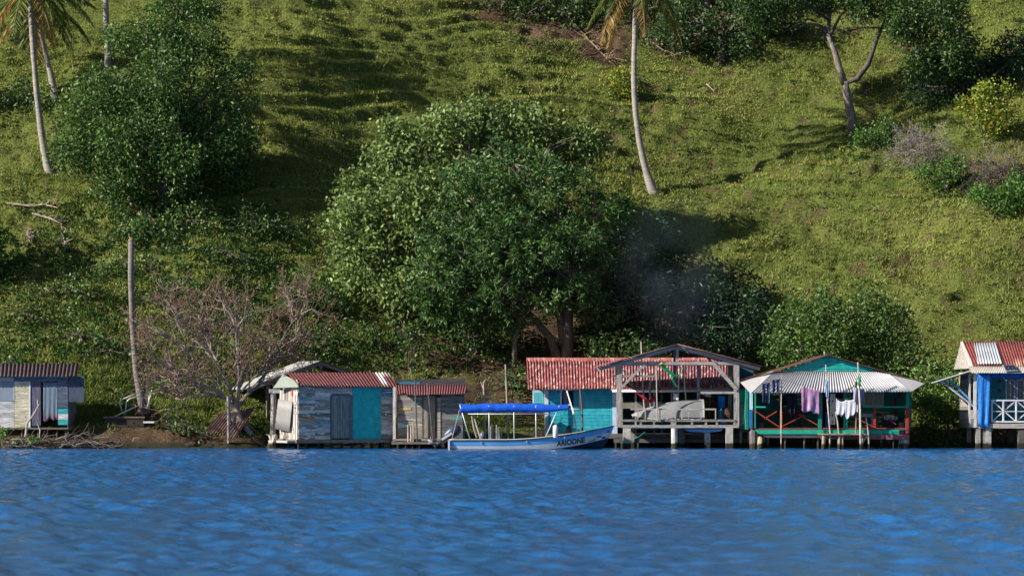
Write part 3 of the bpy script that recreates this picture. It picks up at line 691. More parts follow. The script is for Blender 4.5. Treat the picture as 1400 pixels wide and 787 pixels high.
palm('tall leaning coconut palm at the upper left edge, yellowing fronds', g, [g-Vector((0, 0, .2)), P(62, 212, Y), P(54, 160, Y), P(47, 90, Y), P(42, 15, Y), P(41, -22, Y)], [.30, .22, .17, .15, .14, .15], seed=3)
g = ground_at(76, 131); Y = g.y
palm('shorter coconut palm half hidden behind the tall leaning palm on the left', g, [g-Vector((0, 0, .2)), P(70, 105, Y), P(62, 72, Y), P(54, 36, Y), P(51, 0, Y)], [.24, .17, .14, .13, .13], seed=4, L=4.2)
Y = ground_at(150, 170).y; g = Vector((X(147, Y), Y, hz(X(147, Y), Y)))
palm('straight grey palm trunk rising behind the round left tree', g, [g-Vector((0, 0, .2)), P(147, 70, Y), P(145, 20, Y), P(144, -60, Y), P(143, -120, Y)], [.22, .17, .16, .14, .13], seed=5)
g = ground_at(895, 263); Y = g.y
palm('tall curved coconut palm standing in the middle of the slope', g, [g-Vector((0, 0, .2)), P(884, 236, Y), P(873, 185, Y), P(867, 120, Y), P(868, 45, Y), P(871, -32, Y)], [.33, .21, .17, .16, .145, .15], seed=10, nf=24)
# broken palm stump at the shore
Y = 3.6; gx = X(197, Y); g = Vector((gx, Y, hz(gx, Y)))
root = thing('broken_palm', 'tall branchless dead palm trunk leaning out of the mud bank on the left', 'dead palm', g)
mb = MB(); pp = [(199, 566), (193, 545), (186, 505), (181, 440), (179, 380), (179, 327)]; pts = [P(a, b_, Y) for a, b_ in pp]
mb.tube(pts, [.27, .19, .15, .14, .135, .13], 10, (.19, .17, .155), .05); mb.build('trunk', M['palm_bark'], root, smooth=True)
mb = MB(); t = pts[-1]
for k in range(6): mb.tube([t+Vector((random.uniform(-.1, .1), random.uniform(-.1, .1), -.1)), t+Vector((random.uniform(-.12, .12), 0, random.uniform(.05, .2)))], [.05, .015], 4, (.45, .28, .12))
mb.build('splintered_top', M['twig'], root)
mb = MB()
for k in range(18):
    a = random.uniform(-.3, 1.2); e = Vector((gx+.2+math.cos(a)*random.uniform(.5, 2.0), Y-.1-math.sin(a)*random.uniform(.2, 1.1), 0)); e.z = hz(e.x, e.y)+.03
    limb(mb, g+Vector((random.uniform(-.1, .2), 0, .15)), e, .06, .015, (.10, .075, .06), .08, 5, 5)
mb.build('roots', M['bark'], root)
# dead fronds and branches lying on the slope
def lying(name, label, cat, pts, r, col, extra=0, leafy=False, sp=.5, lift=.22):
    g = [ground_at(*p)+Vector((0, -.1, lift)) for p in pts]
    root = thing(name, label, cat, g[0]); mb = MB(); mb.tube(g, [r*(1-.7*i/(len(g)-1)) for i in range(len(g))], 6, col, .1)
    for k in range(extra):
        i = random.randrange(len(g)-1); a = g[i].lerp(g[i+1], random.random()); d = (g[-1]-g[0]).normalized()
        e = a+(d*.6+Vector((random.uniform(-1, 1), random.uniform(-.6, .6), random.uniform(.0, .8)))).normalized()*random.uniform(.3, sp*2)
        limb(mb, a, e, r*.45, .01, jc(col, .2), .12, 4, 4)
    mb.build('stem', M['twig'], root)
    if leafy:
        ps = []; n = 240
        P0 = np.array([tuple(g[0].lerp(g[-1], random.random())+Vector((random.gauss(0, .05), random.gauss(0, .05), .03))) for _ in range(n)])
        dv = np.array(tuple((g[-1]-g[0]).normalized())); A = norm(dv+rand_dirs(n)*.35)
        V, Fc, C = leaf_quads(P0, A, rng.uniform(.3, .7, n), .035, leafcols(n, [col, (col[0]*.8, col[1]*.8, col[2]*.8)]))
        np_mesh('leaflets', V, Fc, C, M['twig'], root)
DRYC = (.36, .29, .22)
lying('dead_branch', 'long pale dead branch lying across the left slope, upper one', 'dead branch', [(10, 285), (40, 288), (62, 290), (80, 293)], .07, DRYC, 14)
lying('dead_branch', 'grey dead branch with twigs running downhill on the left slope', 'dead branch', [(45, 298), (70, 305), (84, 318), (88, 335), (90, 350)], .06, (.30, .25, .21), 22)
lying('dead_frond', 'dry tan palm frond lying on the slope right above the broken palm tip', 'palm frond', [(177, 286), (185, 300), (193, 309), (207, 317)], .15, (.50, .34, .24), 5, True, .5, .5)
lying('dead_frond', 'small curved pale palm frond on the grass at the left', 'palm frond', [(40, 318), (38, 327), (43, 336)], .07, (.40, .34, .28), 2, True, .2)
lying('dead_branch', 'fallen dry branches left of the middle palm crown', 'dead branch', [(770, 20), (790, 45), (815, 70), (835, 92)], .07, (.28, .20, .14), 26, sp=.9)
lying('dead_branch', 'fallen dry branches right of the middle palm crown', 'dead branch', [(885, 60), (905, 75), (925, 85)], .06, (.28, .20, .15), 22, sp=.8)
lying('dead_branch', 'small pale stick on the slope right of the middle palm', 'dead branch', [(966, 123), (976, 130)], .04, (.45, .38, .28), 2)
def twig_bush(label, px, py, w_, h_, n, col, depth=4):
    c = ground_at(px, py); root = thing('bare_bush', label, 'bush', c); mb = MB(); s = F/(D+c.y)
    for k in range(n):
        a = random.uniform(0, 2*math.pi); d = Vector((math.cos(a)*w_/h_*.8, math.sin(a)*.5, 1.0)).normalized()
        grow(mb, c+Vector((random.gauss(0, w_/s*.35), random.gauss(0, .25), 0)), d, h_/s*.38, .028, depth, col, .9, -.25, .78, None, (2, 3), .5, .007)
    mb.build('branches', M['twig'], root)
twig_bush('rounded grey leafless twiggy bush on the right slope', 1262, 226, 48, 62, 24, (.24, .20, .19))
twig_bush('brown leafless thicket at the right edge under the flowering bush', 1362, 250, 66, 58, 26, (.16, .12, .12))
twig_bush('small brown leafless shrub in the grass high on the right slope', 1215, 375, 24, 12, 4, (.22, .17, .14), 3)
twig_bush('dry brown scrub under the dark wood left of the middle palm', 770, 75, 70, 44, 16, (.20, .14, .11))
# leafless tree on the shore
def bare_tree():
    Y = 3.6; g = Vector((X(335, Y), Y, hz(X(335, Y), Y)))
    root = thing('bare_tree', 'spreading leafless tree with a few brown buds on the shore left of the shacks', 'tree', g)
    bk = (.26, .21, .18); q = lambda a, b_, y=0: P(a, b_, Y+y); mb = MB(); st = random.getstate(); random.seed(12)
    mb.tube([q(352, 606), q(340, 590), q(328, 572), q(322, 556)], [.17, .15, .14, .17], 9, bk, .08)
    mb.tube([q(318, 604, .3), q(316, 585), q(321, 560)], [.10, .11, .13], 8, bk, .08)
    mb.tube([q(330, 607, -.2), q(327, 590), q(322, 562)], [.07, .08, .1], 7, bk, .08)
    mb.tube([q(360, 600, .5), q(345, 585, .3), q(326, 565)], [.05, .06, .08], 7, bk, .08)
    mb.build('trunk', M['bark'], root, smooth=True)
    mb = MB(); tips = []
    main = [[(322, 558), (298, 535), (262, 520), (228, 502)], [(322, 558), (312, 525), (295, 490), (278, 455)], [(322, 556), (328, 520), (325, 480), (322, 440)],
            [(323, 556), (347, 530), (372, 500), (402, 470)], [(318, 545), (280, 540), (250, 538)], [(330, 535), (352, 510), (375, 490)], [(310, 520), (285, 480), (250, 440)], [(352, 512), (384, 468), (408, 425)], [(300, 530), (258, 490), (222, 450)]]
    for i, path in enumerate(main):
        pts = [q(a, b_, (k*.4)*(1 if i % 2 else -1)) for k, (a, b_) in enumerate(path)]
        r0 = .10 if len(path) == 4 else .055
        mb.tube(pts, [r0*(1-.55*k/(len(pts)-1)) for k in range(len(pts))], 7, bk, .06)
        for k in range(1, len(pts)):
            for _ in range(3 if k < len(pts)-1 else 4):
                d = (pts[k]-pts[k-1]).normalized()+Vector((random.uniform(-.8, .8), random.uniform(-.7, .7), random.uniform(-.1, .9)))
                grow(mb, pts[k].lerp(pts[k-1], random.random()*.5), d, random.uniform(.75, 1.2), .045, 4, bk, .8, -.02, .76, tips, (2, 3), .45, .009, 5, lambda d_: jc(bk) if d_ >= 2 else jc((.19, .12, .10)))
    mb.build('branches', M['twig'], root)
    tips = random.sample(tips, min(len(tips), 3500))
    tip_leaves('buds', tips, 2, .085, .05, [(.28, .14, .10), (.24, .15, .09), (.16, .15, .06)], root, .04)
    random.setstate(st)
bare_tree()

exec_rest = True
# ================================================================== BUILDINGS
BLUEGREY = [(.36, .34, .32), (.27, .255, .24), (.46, .43, .41), (.52, .49, .46), (.22, .21, .20), (.38, .33, .28)]
GREYWOOD = [(.24, .21, .18), (.18, .16, .14), (.30, .27, .23), (.13, .115, .10), (.21, .20, .19)]
PALEWOOD = [(.42, .38, .35), (.30, .27, .25), (.48, .45, .41), (.20, .18, .17)]
DARKWOOD = [(.09, .075, .06), (.12, .10, .08), (.07, .06, .05)]
GREYPOST = [(.30, .29, .29), (.25, .25, .26), (.34, .33, .32)]
def window(parent, T, x0, x1, z0, z1, y, framec, glassc, fw=.06, cross=False, matf='paint'):
    f = MB(T); f.box(x0-fw, x0, y-.05, y, z0-fw, z1+fw, framec); f.box(x1, x1+fw, y-.05, y, z0-fw, z1+fw, framec)
    f.box(x0, x1, y-.049, y, z1, z1+fw, framec); f.box(x0, x1, y-.049, y, z0-fw, z0, framec)
    if cross: f.box((x0+x1)/2-.02, (x0+x1)/2+.02, y-.045, y, z0, z1, framec)
    w = f.build('window', M[matf], parent)
    g = MB(T); g.box(x0, x1, y-.02, y-.008, z0, z1, glassc); g.build('pane', M['glass'], w); return w

# ---- left hut
def left_hut():
    Y = 2.0; x = lambda p: X(p, Y); z = lambda p: Z(p, Y)
    root = thing('stilt_hut', 'small cream and slate board hut at the left edge with a dark corrugated roof', 'hut', (x(40), Y, 0))
    f0 = z(584); top = z(513)
    mb = MB(); LG = [(.50, .50, .50), (.42, .43, .45), (.56, .55, .53)]; CR = [(.62, .57, .43), (.54, .50, .38)]
    boards(mb, x(-90), x(19.5), f0, z(548), Y, .2, LG, a=.1)
    boards(mb, x(-90), x(-2), z(548), z(521), Y, .2, LG, a=.1)
    boards(mb, x(19.8), x(40), f0, z(521), Y, .17, CR, a=.08)
    boards(mb, x(-90), x(93), z(515.4), z(513), Y-.02, .3, [(.55, .55, .53)], a=.05)
    boards(mb, x(-90), x(19), z(521), z(515.6), Y, .2, [(.45, .47, .48)], a=.05)
    boards(mb, x(19.3), x(92.8), z(521), z(515.7), Y, .2, [(.12, .17, .24)], a=.05)
    boards(mb, x(79.5), x(93), z(557), z(521.2), Y, .2, [(.09, .12, .17), (.12, .15, .2)], a=.15)
    for i, c in enumerate([(.05, .33, .38), (.55, .55, .55), (.05, .36, .40)][::-1]):
        mb.box(x(79.5), x(93), Y-.03, Y, z(580.5)+i*.255, z(580.5)+i*.255+.25, c)
    mb.box(x(-90), x(93), Y+2.4, Y+2.45, f0, top, (.2, .2, .2))
    s_ = MB(); s_.box(x(93)-.03, x(93), Y+.003, Y+2.4, f0, top, (.16, .17, .2))
    mb.build('wall', M['wood'], root); s_.build('wall', M['wood'], root)
    w = MB(); w.box(x(-1.6), x(19.2), Y-.02, Y+.0, z(547.6), z(521.4), (.22, .27, .34)); w.build('window_shutter', M['plain'], root)
    w = MB(); w.box(x(19.1), x(20.1), Y-.045, Y-.005, z(548), z(521.4), (.45, .45, .45)); w.box(x(40.2), x(41.8), Y-.06, Y+.0, f0, z(521.2), (.72, .72, .70)); w.build('door_post', M['paint'], root)
    w = MB(); boards(w, x(42), x(56), z(582), z(521.2), Y, .2, [(.12, .13, .2), (.16, .14, .2)], horizontal=False); w.build('door', M['vwood'], root)
    w = MB(); w.cloth((x(59.5), Y-.02, z(522)), (x(79), Y-.02, z(522)), z(522)-z(574), (.45, .52, .62), .008, 3, .01, cols=lambda u, v: (.20, .26, .34) if v < .86 else (.22, .15, .2)); w.build('door_curtain', M['cloth'], root, smooth=True)
    w = MB(); w.box(x(59), x(60.5), Y-.025, Y-.0, z(523.5), z(521), (.05, .4, .25)); w.build('door_sign', M['plain'], root)
    w = MB(); w.box(x(94), x(115), Y-.02, Y+.02, z(549), z(514), (.06, .08, .12)); w.build('side_shutter', M['paint'], root)
    w = MB(); w.box(x(-90), x(94), Y-.1, Y+2.4, f0-.09, f0-.005, (.16, .14, .12)); w.build('floor', M['wood'], root)
    w = MB(); w.corr(P(-100, 515, Y-.35), P(108-2.5, 514, Y-.35), P(108.5, 496.5, Y+3), P(-100, 496.5, Y+3), .185, .045, (.085, .06, .065)); w.build('roof', M['plum_sheet'], root, smooth=True)
    posts('stilt', [(x(p), Y+dy) for p in (5, 30, 52, 78, 90) for dy in (.05, 1.6)], -.6, f0-.09, .055, M['bark'], root, DARKWOOD)
left_hut()

# ---- shack one, turned away from the sun
A1 = R(24)
T1 = Matrix.Translation(Vector((X(408, .3), .3, 0))) @ Matrix.Rotation(A1, 4, 'Z')
def shack_one():
    W_ = 4.64; Dp = 2.6; zz = lambda p: Z(p, 1.0); f0 = zz(600); top = zz(526)
    root = thing('plank_shack', 'patched grey plank shack with a turquoise panel and rusty roof', 'shack', T1 @ Vector((W_/2, Dp/2, 0)))
    mx = lambda p: (p-408)/129*W_
    mb = MB(T1)
    PB = BLUEGREY+[(.65, .65, .62), (.30, .42, .44), (.48, .48, .48), (.45, .32, .22)]
    boards(mb, 0, mx(430), f0, top, 0, .155, PB, a=.2); boards(mb, mx(430), mx(451), f0, top, -.004, .17, PB, a=.2)
    mb.box(mx(411), mx(429), -.045, -.042, zz(571.5), zz(568), (.36, .20, .10))
    boards(mb, mx(451), mx(481), zz(540), top, 0, .17, BLUEGREY); mb.box(mx(480), mx(521), -.03, -.001, f0, top-.01, (.2, .2, .2))
    boards(mb, mx(520.5), W_, f0, zz(541), 0, .19, BLUEGREY); mb.box(mx(520.5), W_-.02, -.035, 0, zz(540.6), zz(534.5), (.03, .26, .50)); boards(mb, mx(520.5), W_, zz(534), top, 0, .17, BLUEGREY)
    mb.build('wall', M['peeled'], root)
    mb = MB(T1 @ Matrix.Rotation(R(-90), 4, 'Z'))        # left wall: local x runs back-to-front
    boards(mb, -Dp, 0, f0-.1, zz(533), 0, .20, PALEWOOD, horizontal=False, lap=.03, a=.15)
    boards(mb, -Dp*.8, -.1, zz(533), zz(519), .02, .22, PALEWOOD+[(.3, .33, .32)], horizontal=False)
    for k in range(16):
        u = random.uniform(-Dp, -.3); v = random.uniform(f0, zz(530)-.3); mb.box(u, u+random.uniform(.2, .5), -.07, -.061-random.random()*.01, v, v+random.uniform(.06, .16), pick(PALEWOOD, .2))
    mb.box(-.75, -.6, -.085, -.075, zz(541), zz(533), (.55, .08, .06)); mb.build('side_wall', M['vwood'], root)
    mb = MB(T1); mb.box(.03, W_, Dp, Dp+.03, f0, zz(521), (.15, .14, .13)); mb.box(W_-.001, W_+.03, .0, Dp, f0, top, (.2, .19, .18)); mb.build('back_walls', M['wood'], root)
    d = MB(T1); boards(d, mx(452.5), mx(477), zz(599), zz(540.5), -.01, .14, [(.24, .29, .27), (.30, .34, .30), (.18, .22, .22)], horizontal=False)
    dd = d.build('door', M['vwood'], root)
    f = MB(T1); f.box(mx(450.5), mx(452.2), -.06, 0, f0, zz(540), (.12, .13, .16)); f.box(mx(477.2), mx(481), -.05, 0, f0, zz(540), (.16, .17, .21)); f.box(mx(452.4), mx(477), -.05, -.005, zz(540.3), zz(538), (.13, .14, .17)); f.build('door_frame', M['wood'], root)
    p = MB(T1); p.box(mx(481.3), mx(520), -.05, -.0, zz(600.3), zz(527), (.02, .42, .46)); p.build('plywood_panel', mat('turquoise_plywood', nscale=3, namt=.25, stretch=(1.5, 1.5, .8), rust=[((.05, .52, .56), 4, .55, .15, (1, 1, 1))]), root)
    def rc(u, v):
        if u > .86 and v > .15 and u < .93: return (.62, .58, .55)
        if u > .93 and v > .75: return (.62, .58, .55)
        return (.15, .05, .055)
    r = MB(T1); r.corr((-.12, -.32, zz(527)), (W_+.12, -.32, zz(529.5)), (W_+.22, Dp*.45, zz(509)+.03), (-.12, Dp*.45, zz(510.5)+.03), .155, .034, cols=rc, ragged=.12)
    r.build('roof', mat('patched_rusty_roof', rough=.6, nscale=3, namt=.3, rust=[((.38, .14, .06), 3, .64, .05, (1, 1, 1))]), root, smooth=True)
    r = MB(T1); r.slab((-.12, Dp*.45+.01, zz(510.5)+.03), (W_+.22, Dp*.45+.01, zz(509)+.03), (W_+.22, Dp+.2, zz(520)), (-.12, Dp+.2, zz(520)), .02, (.2, .07, .07)); r.build('rear_roof', M['plum_sheet'], root)
    g = MB(T1); g.corr((-.55, Dp*.75, zz(530)), (-.12, -.28, zz(529)), (-.05, -.1, zz(522)), (-.05, Dp*.75, zz(511)), .12, .015, (.26, .30, .26)); g.build('side_awning', M['white_sheet'], root)
    h = MB(T1); h.corr((-.32, 2.3, zz(586)), (-.18, .7, zz(590)), (-.10, .5, zz(549)), (-.22, 2.1, zz(545)), .13, .03, (.30, .29, .28)); h.build('hanging_sheet', M['white_sheet'], root, smooth=True)
    b = MB(T1); b.box(-.15, W_+.6, -.14, -.05, f0-.17, f0-.02, (.24, .20, .18)); b.box(-.1, W_, -.04, Dp, f0-.1, f0-.006, (.14, .12, .1)); b.box(-.55, -.1, -.02, Dp, f0-.16, f0-.06, (.4, .37, .34)); b.build('floor_beam', M['wood'], root)
    pts = [T1 @ Vector((u, v, 0)) for u in (.0, .35, .95, 1.6, 2.1, 2.6, 3.1, 3.6, 4.1, 4.5) for v in (-.05, 1.3)]
    posts('stilt', [(p.x, p.y) for p in pts], -.6, f0-.17, .075, M['bark'], root, DARKWOOD+[(.2, .17, .14)])
    q = MB(); Y = 2.6; q.tube([P(373, 594, Y), P(374, 560, Y), P(374, 536, Y)], .13, 8, (.27, .25, .23)); q.box(X(368, Y), X(383, Y), Y-.15, Y+.3, Z(537, Y), Z(531.5, Y), (.42, .41, .40)); q.build('corner_post', M['bark'], root)
shack_one()
# tree stump by the shack
Y = 1.6; g = P(373, 612, Y); root = thing('tree_stump', 'pale eroded tree stump standing in the water at the corner of the patched shack', 'stump', (g.x, Y, 0))
mb = MB(); mb.tube([(g.x-.03, Y, -.5), (g.x, Y, .05), (g.x+.03, Y, .35), (g.x+.0, Y, .62)], [.33, .26, .2, .23], 11, (.45, .40, .34), .2); mb.build('stump_wood', M['bark'], root)
# ---- gabled shed behind
def back_shed():
    Y = 7.2; T = Matrix.Translation(Vector((X(436, Y), Y, 0))) @ Matrix.Rotation(R(24), 4, 'Z')
    root = thing('gabled_shed', 'open gabled shed with a pale metal roof behind the patched shack', 'shed', (X(436, Y), Y+1, hz(X(436, Y), Y)))
    zt = Z(494, Y); dx = 3.7; zl = Z(532, Y-.8); dr = 1.9; zr = Z(512, Y)
    r = MB(T); r.slab((-dx, -.3, zl), (0, -.3, zt), (0, 2.8, zt), (-dx, 2.8, zl), -.04, (.48, .47, .46)); r.build('roof', M['white_sheet'], root)
    r = MB(T); r.slab((0, -.3, zt), (dr, -.3, zr), (dr, 2.8, zr), (0, 2.8, zt), -.04, (.20, .12, .11)); r.build('roof', M['plum_sheet'], root)
    b = MB(T); c = (.26, .23, .22); b.beam((-dx, -.25, zl-.1), (0, -.25, zt-.1), .08, .14, c); b.beam((0, -.25, zt-.1), (dr, -.25, zr-.1), .08, .14, c); b.beam((-1.6, -.25, zr-.05), (dr, -.25, zr-.05), .08, .12, c)
    b.beam((0, -.25, zr), (0, -.25, zt-.15), .12, .12, c); b.build('truss', M['wood'], root)
    for u, v in ((-2.6, 0), (1.7, 0), (-2.6, 2.5), (1.7, 2.5)):
        p = MB(T); w = T @ Vector((u, v, 0)); p.box(u-.06, u+.06, v-.06, v+.06, hz(w.x, w.y)-.3, zr if u > 0 else zl+.35, c); p.build('post', M['wood'], root)
    p = MB(T); boards(p, -1.7, 1.65, hz(X(436, Y), Y), zr-.1, 2.4, .2, DARKWOOD); p.build('wall', M['wood'], root)
back_shed()
# rusty sheets leaning + post
def leaning_sheet(label, a, b, c, d, col, m='plum_sheet', period=.15):
    r = MB(); r.corr(a, b, c, d, period, .03, col); o = r.build('corrugated_sheet', M[m], None, loc=tuple(Vector(a))); tag(o, label, 'metal sheet'); return o
leaning_sheet('rusty corrugated sheet leaning on the bank behind the wooden post', P(275, 594, 3.0), P(318, 604, 2.6), P(349, 556, 4.0), P(300, 565, 4.4), (.17, .10, .09))
mb = MB(); Y = 2.3; mb.tube([P(313, 610, Y)-Vector((0, 0, .4)), P(312.5, 575, Y), P(312, 541, Y)], [.08, .075, .07], 8, (.33, .29, .26), .08); tag(mb.build('wooden_post', M['bark'], None, loc=tuple(P(313, 610, Y))), 'upright wooden post in front of the bare tree', 'post')
mb = MB(); Y = 8.5; mb.tube([P(369, 505, Y), P(369, 463, Y)], .035, 6, (.45, .40, .28)); tag(mb.build('bamboo_pole', M['twig'], None, loc=tuple(P(369, 505, Y))), 'thin yellowish pole above the pale shed roof', 'pole')

# ---- shack two
def shack_two():
    Y = 2.0; x = lambda p: X(p, Y); z = lambda p: Z(p, Y); f0 = z(599)
    root = thing('plank_shack', 'small brown plank shack with a rusty valance roof beside the blue canopy boat', 'shack', (x(590), Y+1, 0))
    mb = MB(); WB = [(.34, .30, .26), (.26, .23, .20), (.40, .37, .33), (.20, .175, .155), (.30, .28, .27)]
    boards(mb, x(544), x(577), f0, z(536), Y, .12, WB, seglen=.9)
    mb.box(x(546), x(562), Y-.05, Y-.042, z(560.5), z(557), (.55, .42, .12)); mb.box(x(563), x(574), Y-.05, Y-.042, z(553), z(548.5), (.26, .36, .36))
    mb.add([(x(544), Y-.055, z(585)), (x(559), Y-.055, z(584)), (x(552), Y-.055, z(577)), (x(544), Y-.055, z(577))], [(0, 1, 2, 3)], (.42, .55, .58)); mb.box(x(543), x(551), Y-.05, Y-.045, z(576.5), z(573), (.5, .22, .1))
    boards(mb, x(602.5), x(633), f0, z(536), Y, .13, [(.17, .165, .17), (.22, .21, .21), (.13, .125, .13)], seglen=.9)  # right-hand boards coloured darker and cooler, shade put into the wood tone
    mb.box(x(616), x(632), Y-.05, Y-.042, z(574), z(570), (.08, .26, .24))
    mb.box(x(544), x(633), Y+2.6, Y+2.64, f0, z(532), (.15, .13, .12)); mb.box(x(633.3), x(634), Y, Y+2.6, f0, z(536), (.2, .2, .2)); mb.box(x(543), x(543.7), Y, Y+2.6, f0, z(536), (.3, .28, .25))
    mb.build('wall', M['wood'], root)
    d = MB(); boards(d, x(579), x(595), z(598.5), z(541), Y-.01, .26, [(.34, .29, .25), (.30, .26, .22)], horizontal=False); d.build('door', M['vwood'], root)
    f = MB(); f.box(x(577), x(579), Y-.05, Y, f0, z(537), (.14, .12, .11)); f.box(x(595.2), x(598), Y-.03, Y, f0, z(541), (.10, .09, .08)); f.box(x(598.2), x(602.3), Y-.06, Y, f0, z(543), (.36, .33, .29)); f.build('door_frame', M['wood'], root)
    f = MB(); f.box(x(538), x(542), Y-.75, Y-.65, z(603), z(529), (.55, .50, .46)); f.box(x(542), x(543.2), Y-.74, Y-.66, z(570), z(535), (.5, .22, .1)); f.build('corner_post', M['vwood'], root)
    r = MB(); r.corr(P(543, 540, Y-.6), P(636, 538, Y-.6), P(638.5, 526, Y+.1), P(541, 526, Y+.1), .12, .024, (.17, .06, .065), ragged=.06); r.build('roof_valance', M['plum_sheet'], root, smooth=True)
    r = MB(); r.slab(P(540, 526.5, Y+.1), P(637, 526.5, Y+.1), P(635, 518, Y+3), P(540, 518, Y+3), .04, (.05, .05, .06)); r.build('roof', M['plain'], root)
    r = MB(); r.box(x(541), x(636), Y+.09, Y+.2, z(524), z(520), (.07, .06, .06)); r.box(x(546), x(574), Y+.06, Y+.088, z(524.5), z(522), (.05, .22, .33)); r.build('ridge_board', M['wood'], root)
    b = MB(); b.box(x(538), x(622), Y-.9, Y+2.6, f0-.1, f0-.005, (.28, .25, .22)); b.box(x(537), x(606), Y-1.5, Y-.95, f0-.24, f0-.14, (.17, .15, .13)); b.build('deck', M['wood'], root)
    posts('stilt', [(x(p), Y+dy) for p in (545, 556, 566, 575, 586, 597, 608, 620) for dy in (-.7, 1.2)], -.6, f0-.1, .07, M['bark'], root, DARKWOOD+[(.22, .19, .16)])
    for p, hh in ((559, 566+14), (563, 582), (566, 578)):
        mb = MB(); mb.tube([(x(p), Y-1.0, -.4), (x(p), Y-1.0, z(hh))], .04, 6, (.38, .33, .28)); mb.build('mooring_pole', M['bark'], root)
shack_two()
def pole(label, pts, r=.035, col=(.20, .17, .15), name='wooden_pole', fork=False):
    mb = MB(); mb.tube(pts, [r*1.1]+[r]*(len(pts)-2)+[r*.8], 6, col, .12)
    if fork:
        t = Vector(pts[-1]); mb.tube([t-Vector((0, 0, .3)), t+Vector((-.12, 0, .02))], [r*.7, r*.5], 5, col); mb.tube([t-Vector((0, 0, .05)), t+Vector((.1, 0, .12))], [r*.7, r*.5], 5, col)
    o = mb.build(name, M['bark'], None, loc=tuple(pts[0])); tag(o, label, 'pole'); return o
pole('dark pole in the water left of the brown shack door', [P(571, 613, .8)-Vector((0, 0, .4)), P(569, 565, .8), P(567, 519, .8)], .04, (.09, .08, .08))
pole('thin dark pole slanting across the brown shack door', [P(592, 602, .9), P(588, 560, .9), P(584, 523, .9)], .032, (.12, .10, .10))
pole('crooked forked pole rising behind the left end of the blue boat canopy', [P(664, 604, 2.8)-Vector((0, 0, .8)), P(662, 560, 2.8), P(661, 522, 2.8)], .05, (.36, .31, .27), fork=True)
pole('tall bare pole rising above the middle of the blue boat canopy', [P(696, 604, 2.8)-Vector((0, 0, .8)), P(693, 550, 2.8), P(691, 498, 2.8)], .045, (.30, .26, .23))
pole('dark upright pole in front of the blue house window', [P(796.5, 600, .6)-Vector((0, 0, .8)), P(796, 560, .6), P(793, 531, .6)], .045, (.13, .09, .08))
pole('pale pole leaning against the blue house window', [P(790, 590, -.8)+Vector((0, 0, -.2)), P(783, 560, 0.4), P(775, 534, 1.2)], .035, (.62, .58, .56))
mb = MB(); mb.tube([P(637, 532, 5), P(660, 541, 4.8), P(688, 552, 4.6)], .035, 6, (.60, .56, .50)); tag(mb.build('fallen_pole', M['twig'], None, loc=tuple(P(637, 532, 5))), 'pale pole lying slanted on the brown bank above the boat canopy', 'pole')

